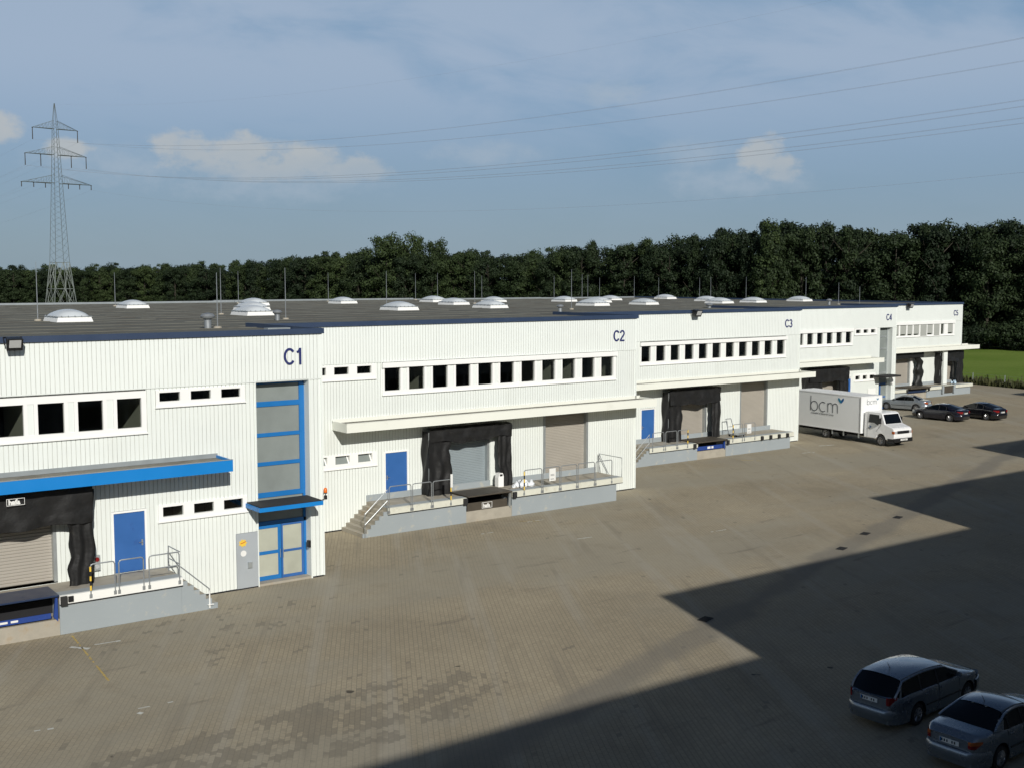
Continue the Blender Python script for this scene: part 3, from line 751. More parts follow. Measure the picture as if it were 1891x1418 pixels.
window_band(u1, 14.56, 18.02, 7.31, 7.93, S1, 7.52, 7.85, y, split=False)
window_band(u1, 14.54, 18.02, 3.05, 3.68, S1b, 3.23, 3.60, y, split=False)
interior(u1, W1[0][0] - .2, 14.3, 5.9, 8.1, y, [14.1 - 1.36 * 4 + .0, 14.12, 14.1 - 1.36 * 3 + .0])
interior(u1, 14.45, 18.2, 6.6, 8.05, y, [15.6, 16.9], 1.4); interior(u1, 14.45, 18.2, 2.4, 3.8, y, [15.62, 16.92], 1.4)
blue_door(u1, 12.9, 14.03, 1.36, 3.56, y)
roller(u1, 7.32, 10.78, 1.40, 4.2, y, M_roll, pitch=.11)
canopy(u1, -1.6, 16.87, y, 1.5, 4.93, 5.36, M_blue)
# entrance shaft
yr = y + .5
m = MB(); m.box(18.44, 18.48, y - .03, yr, 0, 8.06, M_wall); m.box(20.72, 20.78, y - .03, yr, 0, 8.06, M_wall); m.box(18.44, 20.78, y, yr, 8.0, 8.06, M_wall)
m.box(18.46, 20.74, y + .0, yr, 0.0, .09, M_conc_raw); m.build("entrance_recess", u1)
m = MB()
for za, zb in ((7.90, 8.0), (7.02, 7.22), (5.83, 5.98), (4.68, 4.83), (3.42, 3.62)): m.box(18.48, 20.72, yr - .09, yr - .01, za, zb, M_fr_blue)
m.box(20.50, 20.72, yr - .10, yr, 3.62, 7.9, M_fr_blue); m.box(18.48, 18.56, yr - .10, yr, 3.62, 7.9, M_fr_blue)
m.box(18.48, 20.72, yr - .1, yr, 2.32, 2.46, M_fr_blue)
m.box(18.48, 18.56, yr - .1, yr, .09, 2.32, M_fr_blue); m.box(20.62, 20.72, yr - .1, yr, .09, 3.42, M_fr_blue); m.box(18.48, 18.56, yr - .1, yr, 2.46, 3.42, M_fr_blue)
sf = m.build("shaft_frame", u1)
for za, zb in ((7.22, 7.9), (5.98, 7.02), (4.83, 5.83), (3.62, 4.68), (2.46, 3.42)):
    m = MB(); m.box(18.56, 20.6, yr - .05, yr - .035, za, zb, M_frost); m.build("pane", sf)
for a, b in ((18.57, 19.62), (19.64, 20.61)):
    m = MB(); w_ = .13 if a < 19 else .09
    for za, zb in ((.10, .10 + w_ * 1.3), (1.14, 1.14 + w_), (2.31 - w_, 2.31)): m.box(a, b, yr - .09, yr - .03, za, zb, M_fr_blue if a < 19 else M_blue2)  # right leaf gets the darker blue: its shade is put into the colour
    m.box(a, a + w_ * .7, yr - .092, yr - .028, .1, 2.31, M_fr_blue if a < 19 else M_blue2); m.box(b - w_, b, yr - .092, yr - .028, .1, 2.31, M_fr_blue if a < 19 else M_blue2)
    d_ = m.build("entrance_door", u1)
    g_ = MB(); g_.box(a + .05, b - .05, yr - .065, yr - .05, .15, 2.25, M_frostd); g_.build("glass", d_)
    h_ = MB(); h_.tube([(b - .06 if a < 19 else a + .05, yr - .14, .95), (b - .06 if a < 19 else a + .05, yr - .14, 1.3)], .015, M_steel); h_.build("handle", d_)
m = MB(); m.poly([(18.4, yr + 1.6, 0), (20.8, yr + 1.6, 0), (20.8, yr + 1.6, 8), (18.4, yr + 1.6, 8)], M_glassint)
m.poly([(18.4, yr, .02), (20.8, yr, .02), (20.8, yr + 1.6, .02), (18.4, yr + 1.6, .02)], M_glassint)
for z_ in (3.45, 5.9): m.box(18.5, 20.7, yr + .3, yr + 1.55, z_, z_ + .15, M_glassint)
m.build("stairwell", u1)
m = MB(); m.box(17.95, 20.62, y - 1.35, y - .03, 3.22, 3.38, M_blue); ec = m.build("entrance_canopy", u1)
m = MB(); m.box(18.0, 20.57, y - 1.30, y - .035, 3.381, 3.42, M_rubber); m.build("roof_felt", ec)
m = MB(); m.box(20.60, 20.70, yr - .55, yr - .38, 1.28, 1.55, M_black); m.build("key_box", u1)
# grey electrical door with sticker
m = MB(); m.box(17.56, 18.45, y - .015, y + .03, .05, 2.21, M_panel); ep = m.build("electrical_panel", u1)
m = MB()
st_ = []
for k in range(14):
    a = 2 * pi * k / 14; r_ = .16 if k % 2 == 0 else .115; st_.append((17.82 + r_ * cos(a) * 1.1, 1.83 + r_ * sin(a)))
m.prism(st_, 1, y - .03, y - .016, M_yel)
mo = m.build("sticker", ep)
m = MB(); m.hexa([(17.72, y - .035, 1.80), (17.94, y - .035, 1.87), (17.94, y - .031, 1.87), (17.72, y - .031, 1.80), (17.72, y - .035, 1.825), (17.94, y - .035, 1.895), (17.94, y - .031, 1.895), (17.72, y - .031, 1.825)], M_red)
m.build("red_stripe", mo)
m = MB(); m.box(18.0, 18.17, y - .09, y - .016, .83, 1.05, M_zinc); m.build("lock_box", ep)
m = MB(); m.lathe((17.84, y - .02, 1.42), [(0, -.003), (.12, -.003), (.12, 0)], M_plate, axis=1, n=16); m.build("pale_disc", ep)
# the C1 sign and the rest
def glyph(ch):
    def arc(cx, cz, rx, rz, a0, a1, n=14): return [(cx + rx * cos(radians(a0 + (a1 - a0) * k / n)), cz + rz * sin(radians(a0 + (a1 - a0) * k / n))) for k in range(n + 1)]
    if ch == 'C': return .74, [arc(.37, .5, .305, .43, 38, 322, 26)]
    if ch == '1': return .42, [[(.30, 0), (.30, .98)], [(.08, .74), (.20, .78), (.29, .93)]]
    if ch == '2': return .56, [arc(.27, .70, .21, .23, 170, -38, 16) + [(.08, .14), (.07, .065)], [(.03, .07), (.52, .07)]]
    if ch == '3': return .56, [arc(.26, .715, .19, .215, 160, -85, 14), arc(.26, .285, .215, .225, 88, -165, 16)]
    if ch == '4': return .56, [[(.40, 0), (.40, .97)], [(.39, .93), (.045, .30)], [(.0, .27), (.54, .27)]]
    if ch == '5': return .56, [[(.50, .92), (.13, .92), (.085, .50)], arc(.26, .32, .215, .26, 140, -160, 18)]
def sign(u, i, txt, x, z, h, bold=.0):
    y_ = UNITS[i][2]; cx = x; w = .065 * h
    for ch in txt:
        adv, strokes = glyph(ch); m = MB()
        for n_, st in enumerate(strokes):
            P = [Vector((cx + p[0] * h, 0, z + p[1] * h)) for p in st]
            L_, R_ = [], []
            for k, p in enumerate(P):
                d = (P[min(k + 1, len(P) - 1)] - P[max(k - 1, 0)]).normalized(); nn_ = Vector((-d.z, 0, d.x)) * w
                if k == 0: p = p - d * (0 if ch in '1C235' else .0)
                L_.append(p + nn_); R_.append(p - nn_)
            y0_, y1_ = y_ - .075 - .0015 * n_, y_ - .04
            for k in range(len(P) - 1):
                q = [L_[k], L_[k + 1], R_[k + 1], R_[k]]
                m.hexa([(v.x, y0_, v.z) for v in q] + [(v.x, y1_, v.z) for v in q], M_navysign)
        m.build("sign_letter", u); cx += (adv + .08) * h * .93
def sign_old(u, i, txt, x, z, h, bold=.0):
    y_ = UNITS[i][2]; o0 = MB.org
    return text_mesh("unit_sign", txt, h / .729, M_navysign, u, face_minus_y(x - o0.x, y_ - .062 - o0.y, z - o0.z), .022, bold, .93)
sign(u1, 1, "C1", 19.66, 8.64, .66, .022)
shelter(u1, 6.0, 11.95, 1.32, 4.80, y, .85, 7.0, 11.12, 3.62, 1.0)
text_mesh("lettering", "hafa", .23, M_plate, u1, face_minus_y(9.12 + 1.6, -1.08, 4.50), .004, .012)
m = MB()
for c in ((9.06, 9.64, 4.46, 4.475), (9.06, 9.075, 4.475, 4.68), (9.625, 9.64, 4.475, 4.68), (9.06, 9.64, 4.68, 4.695)): m.box(c[0], c[1], y - 1.085, y - 1.075, c[2], c[3], M_plate)
m.build("sign_border", u1)
m = MB()
# signal lamp beside the shelter
m = MB(); m.box(12.12, 12.34, y - .16, y - .02, 1.62, 2.16, M_zinc)
for zz, mm in ((2.02, M_ltred), (1.76, M_ltclear)): m.lathe((12.23, y - .165, zz), [(0, -.02), (.08, -.02), (.085, 0)], mm, axis=1, n=12)
m.build("signal_lamp", u1)
# roof furniture
ROOFZ = {i: UNITS[i][3] + .02 for i in UNITS}
for (x, yy) in ((15.92, 59.54), ): skylight(u1, x, yy, ROOFZ[1])
vent(u1, 19.1, 48.2, ROOFZ[1], 1.15)
m = MB(); m.box(20.2, 22.4 - 1.2, 44.5, 44.9, ROOFZ[1] + .002, ROOFZ[1] + .12, M_rim); m.build("roof_duct", u1)

# ---- C2
W2 = [(28.35 + 1.383 * k, 29.24 + 1.383 * k) for k in range(11)]
ops = [(28.24, 43.27, 6.37, 7.96), (23.6, 27.87, 7.2, 7.92), (23.6, 27.88, 2.99, 3.66), (28.33, 29.66, 1.27, 3.6), (31.85, 34.6, 1.27, 3.95), (38.15, 41.3, 1.27, 4.75)]
u2 = unit_base(2, "second white warehouse unit marked C2, cream canopy over dock with black shelter", ops, ops); y = 49.18
window_band(u2, 28.24, 43.27, 6.37, 7.93, W2, 6.58, 7.69, y, head=True)
P2 = [(24.4, 25.19), (25.62, 26.39), (26.84, 27.62)]
window_band(u2, 24.1, 27.87, 7.2, 7.92, P2, 7.48, 7.84, y, split=False)
window_band(u2, 24.1, 27.88, 2.99, 3.66, P2, 3.22, 3.61, y, split=False, tilt=True)
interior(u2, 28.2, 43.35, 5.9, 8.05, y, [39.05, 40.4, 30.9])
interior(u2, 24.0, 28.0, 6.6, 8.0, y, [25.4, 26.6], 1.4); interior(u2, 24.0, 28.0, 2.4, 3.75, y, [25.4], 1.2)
blue_door(u2, 28.37, 29.60, 1.28, 3.53, y, 'L')
roller(u2, 31.97, 34.46, 1.30, 3.85, y, M_rollb)
roller(u2, 38.30, 41.16, 1.30, 4.66, y, M_roll)
canopy(u2, 25.5, 45.1, y, 1.45, 4.89, 5.31, M_cream)
sign(u2, 2, "C2", 43.06, 8.50, .63, .006)
shelter(u2, 30.45, 35.5, 1.25, 4.55, y, .75, 31.75, 34.75, 3.95, 2.3)
m = MB(); m.box(34.62, 35.3, y - .05, y - .01, 1.3, 3.9, M_wall); m.build("door_cheek", u2)
SK = {2: [(28.38, 87.37), (28.55, 65.7), (33.0, 75.9), (39.4, 90.1), (41.67, 70.25)], 3: [(50.77, 95.79), (56.32, 85.44), (61.55, 97.05), (52.46, 74.36), (64.0, 75.46)],
      4: [(73.03, 102.86), (81.12, 100.64), (81.27, 94.98), (78.15, 84.37), (88.22, 83.81)], 5: [(94.8, 108.53), (107.39, 111.9), (100.65, 97.72), (99.05, 88.94), (109.0, 90.66)]}
for q in SK[2]: skylight(u2, q[0], q[1], ROOFZ[2])
vent(u2, 26.7, 57.6, ROOFZ[2], .95)

# ---- C3
W3 = [(52.17 + 1.328 * k, 53.0 + 1.328 * k) for k in range(11)]
ops = [(52.08, 66.46, 6.3, 7.86), (52.2, 53.5, 1.14, 3.45), (55.55, 58.35, 1.14, 3.6), (61.7, 64.6, 1.14, 4.7)]
u3 = unit_base(3, "middle white warehouse unit marked C3, floodlight on its roof edge above a tattered black shelter", ops, ops); y = 56.77
window_band(u3, 52.08, 66.46, 6.3, 7.80, W3, 6.53, 7.57, y, head=True)
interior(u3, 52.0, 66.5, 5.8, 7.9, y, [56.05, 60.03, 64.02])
blue_door(u3, 52.25, 53.42, 1.15, 3.36, y, 'L')
roller(u3, 55.68, 58.17, 1.17, 3.5, y, M_roll)
roller(u3, 61.82, 64.46, 1.17, 4.62, y, M_roll)
canopy(u3, 46.5, 68.12, y, 1.45, 4.86, 5.24, M_cream)
sign(u3, 3, "C3", 66.28, 8.45, .60, 0.0)
shelter(u3, 54.1, 58.95, 1.12, 4.56, y, .75, 55.3, 58.2, 3.62, 4.1, bulge=.16)
for q in SK[3]: skylight(u3, q[0], q[1], ROOFZ[3])
vent(u3, 49.6, 62.1, ROOFZ[3], .95)

# ---- C4
W4 = [(79.65 + 1.30 * k, 80.44 + 1.30 * k) for k in range(-5, 5)]
ops = [(W4[0][0] - .15, 85.85, 6.1, 7.6), (86.09, 89.32, 6.96, 7.56), (86.2, 89.3, 2.8, 3.46), (89.75, 91.6, 0, 7.54), (84.8, 85.8, 1.05, 3.25), (79.9, 84.2, 1.05, 3.9)]
u4 = unit_base(4, "fourth white warehouse unit marked C4, glazed stair shaft, lorry parked before it", ops, ops, seam=7.85); y = 65.73
window_band(u4, W4[0][0] - .15, 85.85, 6.12, 7.58, W4, 6.34, 7.32, y, head=True)
window_band(u4, 86.09, 89.32, 6.96, 7.56, [(86.27, 86.95), (87.35, 88.0), (88.4, 89.05)], 7.14, 7.45, y, split=False)
window_band(u4, 86.2, 89.3, 2.8, 3.46, [(86.35, 87.0), (87.4, 88.02), (88.4, 89.05)], 2.98, 3.33, y, split=False)
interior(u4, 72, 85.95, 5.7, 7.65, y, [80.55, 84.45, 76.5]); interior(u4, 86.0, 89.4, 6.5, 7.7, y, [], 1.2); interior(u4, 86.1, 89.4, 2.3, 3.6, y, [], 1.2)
blue_door(u4, 84.86, 85.74, 1.06, 3.14, y, 'L')
roller(u4, 80.0, 84.1, 1.08, 3.85, y, M_roll)
canopy(u4, 70.5, 88.55, y, 1.45, 4.57, 4.96, M_cream)
sign(u4, 4, "C4", 90.60, 8.20, .60, 0.0)
shelter(u4, 79.1, 84.5, 1.0, 4.25, y, .8, 81.0, 83.2, 3.2, 6.2)
m = MB(); m.box(84.86, 85.6, y - .05, y - .035, 3.25, 3.95, M_white); m.build("white_board", u4)
yr = y + .55
m = MB(); m.box(89.70, 89.75, y - .03, yr, 0, 7.54, M_wall); m.box(91.6, 91.66, y - .03, yr, 0, 7.54, M_wall); m.build("entrance_recess", u4)
m = MB()
for za, zb in ((6.65, 6.75), (5.55, 5.65), (4.45, 4.55), (3.3, 3.45)): m.box(89.75, 91.6, yr - .09, yr - .01, za, zb, M_zinc)
m.box(89.75, 89.85, yr - .1, yr, 0, 7.54, M_zinc); m.box(91.45, 91.6, yr - .1, yr, 0, 7.54, M_zinc)
for za, zb in ((2.3, 2.42), (1.1, 1.22), (.05, .2)): m.box(89.85, 91.45, yr - .1, yr, za, zb, M_blue2)
m.box(90.55, 90.7, yr - .101, yr - .001, .2, 2.3, M_blue2)
sf4 = m.build("shaft_frame", u4)
m = MB(); m.box(89.85, 91.45, yr - .05, yr - .04, .2, 7.54, M_frost); m.build("pane", sf4)
m = MB(); m.poly([(89.6, yr + 1, 0), (91.8, yr + 1, 0), (91.8, yr + 1, 8), (89.6, yr + 1, 8)], M_glassint); m.build("stairwell", u4)
m = MB(); m.box(88.9, 91.3, y - 1.3, y - .03, 3.12, 3.28, M_rubber); m.build("entrance_canopy", u4)
m = MB(); m.box(91.5, 91.8, y - .22, y - .05, 2.35, 3.1, M_white); m.build("lamp_box", u4)
m = MB(); m.box(88.2, 89.3, y - .06, y - .035, 1.55, 2.1, M_white); m.build("white_sign", u4)
for q in SK[4]: skylight(u4, q[0], q[1], ROOFZ[4])

# ---- C5
W5 = [(100.3, 101.35), (101.6, 102.6), (102.8, 103.65), (103.85, 104.8), (106.2, 107.15), (108.6, 109.15), (109.85, 110.75)]
ops = [(97.5, 111.05, 6.05, 7.6), (99.8, 103.5, 1.05, 4.0), (108.4, 111.3, 1.05, 3.5)]
u5 = unit_base(5, "farthest white warehouse unit marked C5, grey blinds in windows, at the meadow end", ops, ops, seam=7.95); y = 72.0
window_band(u5, 97.5, 111.05, 6.05, 7.58, W5, 6.22, 7.30, y, head=True, blinds=(0, 1, 2, 3, 4, 6), split=False)
for a, b in ((105.0, 106.05), (107.35, 108.3)): m = MB(); m.box(a, b, y - .07, y - .055, 6.1, 7.3, M_blind); m.build("grey_window_panel", u5)
interior(u5, 97.4, 111.1, 5.8, 7.65, y, [])
roller(u5, 99.9, 103.35, 1.1, 3.85, y, M_roll)
roller(u5, 108.6, 111.2, 1.1, 3.3, y, M_roll)
canopy(u5, 94.0, 113.6, y, 1.45, 4.6, 5.0, M_cream)
sign(u5, 5, "C5", 110.8, 8.10, .60, 0.0)
m = MB(); m.box(103.45, 103.95, y - .08, y - .01, 1.1, 3.9, M_white); m.build("door_cheek", u5)
m = MB(); m.box(107.85, 108.5, y - 1.0, y - .035, 1.06, 4.59, M_wall2); m.build("pillar", u5)
def crumple(parent, xa, xb, z0, z1, yy, seed):
    m = MB()
    def P(u, v):
        z = z0 + (z1 - z0) * v; c = (xa + xb) / 2 + .32 * noise.noise(Vector((seed, z * 1.1, 0))) * 1.8; w = (xb - xa) * (.5 + .35 * noise.noise(Vector((seed + 4, z * 1.4, 2))))
        a = u * 2 * pi
        return (c + w * cos(a) * (1 + .15 * sin(3 * a + z * 3)), yy + .28 * sin(a) * (1 + .3 * noise.noise(Vector((a, z * 2, seed)))), z)
    m.grid(P, 16, 24, M_tarp); m.build("side_curtain", parent, smooth=True, fix=False)
crumple(u5, 103.75, 104.75, 1.1, 4.5, y - .5, 3.0)
m = MB(); m.box(98.5, 104.5, y - .9, y - .02, 4.0, 4.58, M_tarp); m.build("head_curtain", u5)
shelter(u5, 107.7, 111.75, 1.0, 4.42, y, .8, 108.75, 110.55, 3.45, 8.0, bulge=.05)
for q in SK[5]: skylight(u5, q[0], q[1], ROOFZ[5])
vent(u5, 95.9, 76.4, ROOFZ[5], 1.1); vent(u4, 92.0 - .6, 71.5, ROOFZ[4], 1.1)

# ---- docks
d1 = dock(1, "near loading dock of C1, pale blue-grey wall, white edge beam, stairs at right", -1.5, 14.68, 14.72, (7.1, 10.45), 'R', M_beamw)
yy = DECK[1][1] - .02
railing(d1, yy - .05, 2.30, 1.14, [(11.48, 12.31), (12.45, 13.31), (13.51, 14.6)], mid=(2,))
warn_post(d1, 11.48, yy - .06, 1.15, 2.22)
m = MB(); m.tube([(14.62, 41.2, 1.36), (14.62, 41.2, 2.3), (14.62, 40.05, 2.3)], .024, M_steel); m.tube([(14.62, 41.2, 1.85), (14.62, 40.05, 1.85)], .02, M_steel); m.build("end_railing", d1)
m = MB(); m.tube([(14.64, 40.06, 1.75), (15.69, 40.06, .78), (15.70, 40.06, .05)], .024, M_steel); m.tube([(15.70, 40.06, .06), (15.70, 40.06, .72)], .027, M_white); m.box(15.62, 15.84, 40.0, 40.1, .18, .2, M_white); m.build("stair_rail", d1)
m = MB()
for a in (10.52, 10.72): m.box(a, a + .17, yy - .10, yy - .045, 1.12, 1.31, M_black)
m.build("black_marker", d1)
l1 = leveller(1, 7.15, 10.42, 1.42, M_navylev, M_bluelev, "navy dock leveller with raised plate and blue front bar at dock C1", (.62, .80), 0.02, tags=True)

d2 = dock(2, "loading dock of C2 with grey wall, cream beam, stairs to the left and five rails", 27.28, 41.6, 42.0, (31.75, 34.55), 'L')
yy = DECK[2][1] - .07
railing(d2, yy, 2.29, 1.02, [(27.33, 28.53), (28.62, 29.68), (29.77, 30.80), (35.27, 36.40), (36.49, 37.58), (37.68, 38.74), (38.84, 39.97), (40.07, 41.20)])
warn_post(d2, 30.80, yy - .01, 1.03, 2.3); warn_post(d2, 35.27, yy - .01, 1.03, 2.22)
m = MB(); m.box(30.74, 30.86, yy - .08, yy - .04, 1.9, 2.55, M_plate); m.build("post_plate", d2)
m = MB(); m.tube([(41.95, 47.1, 1.2), (41.95, 47.1, 2.32), (41.95, 49.0, 2.32), (41.95, 49.0, 1.27)], .024, M_steel); m.tube([(41.95, 49.0, 2.3), (41.95, 48.2, 1.3)], .02, M_steel)
m.build("end_railing", d2)
m = MB(); m.tube([(27.26, 47.1, 1.0), (27.26, 47.1, 2.15), (26.05, 47.1, 1.12), (26.05, 47.1, 0.0)], .024, M_steel); m.tube([(27.26, 47.1, 1.62), (26.05, 47.1, .62)], .022, M_steel); m.build("stair_rail", d2)
l2 = leveller(2, 31.8, 34.5, 1.33, M_bronze, M_bronze, "brown dock leveller with lettered dark front panel at dock C2", (.56, .96), 0.02, word="hafa")
m = MB(); 
for k in range(5): m.box(37.7 + k * .78, 38.3 + k * .78, 47.75, 48.6, 1.275, 1.30, M_deck)
m.build("timber_board", d2)

d3 = dock(3, "loading dock of C3 with black rubber buffers along its right half", 51.1, 64.76, 65.1, (55.47, 58.2), 'L')
yy = DECK[3][1] - .07
railing(d3, yy, 2.12, .92, [(51.35, 52.34), (52.5, 53.5), (53.6, 54.5), (58.8, 59.75), (59.95, 61.0)])
warn_post(d3, 54.5, yy - .01, .95, 2.1); warn_post(d3, 58.8, yy - .01, .95, 2.1)
m = MB(); m.tube([(51.08, 54.7, .9), (51.08, 54.7, 2.05), (49.9, 54.7, 1.05), (49.9, 54.7, 0)], .024, M_steel); m.tube([(51.08, 54.7, 1.5), (49.9, 54.7, .55)], .022, M_steel); m.build("stair_rail", d3)
for k in range(4):
    m = MB(); x = 61.6 + k * .88; m.box(x, x + .16, yy - .16, yy - .0, .86, 1.12, M_rubber); m.build("buffer", d3, bevel=.01)
l3 = leveller(3, 55.3, 58.15, 1.22, M_bronze, M_bluelev, "brown leveller plate over blue lift frame at dock C3", (.60, .86), .12, tags=True)

d4 = dock(4, "loading dock of C4 mostly hidden behind the white lorry", 72.0, 85.8, 85.8, None, 'R')
d5 = dock(5, "far loading dock of C5 with two leveller bays at the yard's end", 94.5, 111.25, 111.6, (100.3, 103.5), None)
l5 = leveller(5, 100.3, 103.6, 1.18, M_bronze, M_navylev, "dark leveller with raised lip at the left bay of dock C5", (.62, .9), .35)
MB.org = Vector((107.1, 70, 0)); l6 = thing("dock_leveller", "rust brown leveller between pale blue guards at the right bay of dock C5", "dock leveller", (107.1, 70, 0), group="dock levellers")
m = MB(); m.box(106.3, 107.9, 69.88, 69.93, .32, .98, M_bronze); m.build("front_panel", l6)
for a, b in ((106.0, 106.25), (107.95, 108.25)): m = MB(); m.box(a, b, 69.78, 69.93, .3, 1.1, M_conc); m.build("guard", l6)
m = MB(); m.box(106.2, 108.0, 69.7, 70.4, 1.056, 1.09, M_beam); m.build("platform_plate", l6)
MB.org = Vector((0, 0, 0))

# ---- things on the docks and walls
def notice(x, y, z, w, h, label):
    t = thing("notice_board", label, "notice", (x, y, z)); m = MB(); m.box(0, w, -.02, .0, 0, h, M_plate); m.build("board", t, org=(0, 0, 0))
    m = MB()
    for k in range(5): m.box(.08, w - .08 - .05 * (k % 2), -.023, -.0205, h * (.30 if k > 1 else .12) + k * .035, h * (.30 if k > 1 else .12) + k * .035 + .014, M_grayletter)
    m.build("print", t, org=(0, 0, 0))
notice(36.85, 47.0, 1.58, .42, .65, "white notice board tied to the dock rail of C2")
notice(60.12, 54.62, 1.42, .42, .64, "white notice board tied to the dock rail of C3")
t = thing("waste_bin", "small white swing-lid bin beside the shutter of C2", "bin", (34.8, 48.55, 1.28)); t.scale = (.85, .85, .85)
m = MB(); m.prism([(-.2, -.17), (.2, -.17), (.22, .2), (-.22, .2)], 2, 0, .62, M_white); m.build("body", t, org=(0, 0, 0), bevel=.02)
m = MB(); m.prism([(-.2, .62), (.2, .62), (.12, .86), (-.12, .86)], 1, -.17, .19, M_white); m.box(-.1, .1, -.175, -.171, .67, .8, M_black); m.build("lid", t, org=(0, 0, 0))
def bags(x, y, z, n, m_, label, spread, nm="plastic_bags"):
    t = thing(nm, label, "rubbish bags", (x, y, z))
    rr = random.Random(n)
    for k in range(n):
        m = MB(); cx, cy = rr.uniform(-spread, spread), rr.uniform(-.22, .22); s = rr.uniform(.08, .15); ph = rr.random() * 9
        def P(u, v):
            a = u * 2 * pi; b = (v - .5) * pi; r_ = s * (1 + .75 * noise.noise(Vector((cos(a) * 3 + ph, sin(a) * 3, v * 6))))
            return (cx + r_ * cos(a) * cos(b) * 1.2, cy + r_ * sin(a) * cos(b), s * .75 + r_ * sin(b) * (1.0 + .4 * (v > .85)))
        m.grid(P, 14, 10, m_); m.build("bag", t, smooth=True, org=(0, 0, 0), fix=False)
bags(35.75, 48.0, 1.27, 15, M_bagw, "heap of crumpled white plastic bags on dock C2", .55)
bags(109.6, 70.8, 1.06, 11, M_bagb, "pale blue plastic bags heaped in the right bay of dock C5", .4)
t = thing("hand_truck", "grey pallet trolley parked beside the shelter of C3", "trolley", (60.0, 55.9, 1.14))
m = MB()
for s in (-.3, .3): m.tube([(s, 0, .1), (s * .85, .35, 1.15)], .028, M_steel)
m.tube([(-.255, .35, 1.15), (.255, .35, 1.15)], .028, M_steel); m.tube([(-.28, .18, .62), (.28, .18, .62)], .02, M_steel); m.build("frame", t, org=(0, 0, 0))
m = MB(); m.box(-.42, .42, -.9, .02, .14, .19, M_steel); m.build("platform", t, org=(0, 0, 0))
for s in (-.34, .34):
    for q in (-.75, -.1): m = MB(); m.lathe((s, q, .07), [(0, -.03), (.07, -.03), (.07, .03), (0, .03)], M_rubber, axis=0, n=10); m.build("wheel", t, org=(0, 0, 0))

def floodlight(x, y, z, label, s=1.0):
    t = thing("floodlight", label, "floodlight", (x, y, z), group="floodlights on the roof edge")
    m = MB(); m.hexa([(-.26 * s, -.12 * s, -.30 * s), (.26 * s, -.12 * s, -.30 * s), (.22 * s, .14 * s, -.22 * s), (-.22 * s, .14 * s, -.22 * s),
                      (-.26 * s, -.28 * s, .10 * s), (.26 * s, -.28 * s, .10 * s), (.22 * s, .10 * s, .16 * s), (-.22 * s, .10 * s, .16 * s)], M_black); m.build("housing", t, org=(0, 0, 0), bevel=.015)
    m = MB(); m.hexa([(-.19 * s, -.17 * s, -.20 * s), (.19 * s, -.17 * s, -.20 * s), (.19 * s, -.16 * s, -.20 * s), (-.19 * s, -.16 * s, -.20 * s),
                      (-.19 * s, -.285 * s, .06 * s), (.19 * s, -.285 * s, .06 * s), (.19 * s, -.275 * s, .06 * s), (-.19 * s, -.275 * s, .06 * s)], M_ltclear); m.build("lens", t, org=(0, 0, 0))
    m = MB(); m.tube([(-.29 * s, 0, -.1 * s), (-.29 * s, .15 * s, .15), (0, .3, .12)], .02, M_black); m.tube([(.29 * s, 0, -.1 * s), (.29 * s, .15 * s, .15), (0, .3, .12)], .02, M_black); m.build("bracket", t, org=(0, 0, 0))
floodlight(9.65, 41.62, 9.88, "black floodlight on the roof edge of C1, nearest the camera")
floodlight(56.9, 56.4, 9.75, "black floodlight on the roof edge of C3, above the shelter", 1.1)
floodlight(102.6, 71.6, 9.35, "small black floodlight on the roof edge of C5", 1.1)
t = thing("warning_beacon", "orange beacon lamp on a small arm at the front corner of C1", "beacon", (21.2, 41.88, 3.3))
m = MB(); m.lathe((0.12, -.1, .12), [(0, 0), (.075, 0), (.075, .04)], M_black, n=14); m.tube([(0, 0, -.15), (.12, -.1, -.1), (.12, -.1, .12)], .02, M_black); m.box(.07, .17, -.15, -.05, -.12, .04, M_black); m.build("base", t, org=(0, 0, 0))
m = MB(); m.lathe((0.12, -.1, .16), [(.072, 0), (.075, .10), (.055, .17), (0, .20)], M_orange, n=14); m.build("lens", t, org=(0, 0, 0), smooth=True)

# ---- lightning rods
def rod(x, y, h=3.0):
    i = 1 + sum(1 for k in (1, 2, 3, 4) if x > UNITS[k][1])
    z = ROOFZ[i]
    t = thing("lightning_rod", "slender grey lightning rod standing on the roof of unit C%d" % i, "lightning rod", (x, y, z), group="lightning rods on the roof of C%d" % i)
    if rod.m is None:
        a = MB(); a.tube([(0, 0, .05), (0, 0, 1.2), (0, 0, 3.0)], [.028, .022, .012], M_steel, 6); o = a.build("pole", t, org=(0, 0, 0))
        b = MB(); b.lathe((0, 0, 0), [(0, 0), (.18, 0), (.16, .09), (0, .1)], M_conc_raw, n=10); p = b.build("foot", t, org=(0, 0, 0)); rod.m = (o, p)
    else:
        for q in rod.m: c = q.copy(); COL.objects.link(c); c.parent = t
    t.scale = (1, 1, h / 3.0)
rod.m = None
for q in [(15.64, 62.23, 3.0), (29.8, 94.7, 2.7), (19.65, 48.48, 2.4), (28.2, 68.96, 2.9), (42.27, 99.3, 2.9), (27.63, 58.55, 2.8), (54.56, 105.67, 2.9), (46.4, 80.0, 2.9), (66.5, 108.4, 2.9),
          (66.9, 104.6, 2.9), (60.98, 89.0, 3.0), (76.5, 110.2, 2.9), (88.5, 112.0, 2.9), (55.38, 67.98, 3.0), (78.0, 94.0, 3.0), (90.5, 108.0, 3.0), (97.5, 114.0, 2.8), (96.2, 106.0, 3.0), (106.5, 112.6, 2.8),
          (107.6, 106.2, 2.8), (109.0, 105.6, 2.9), (108.8, 99.4, 2.9), (111.6, 92.4, 2.9), (99.24, 77.87, 2.3), (96.24, 72.96, 1.9), (9.15, 43.4, 1.2)]: rod(*q)

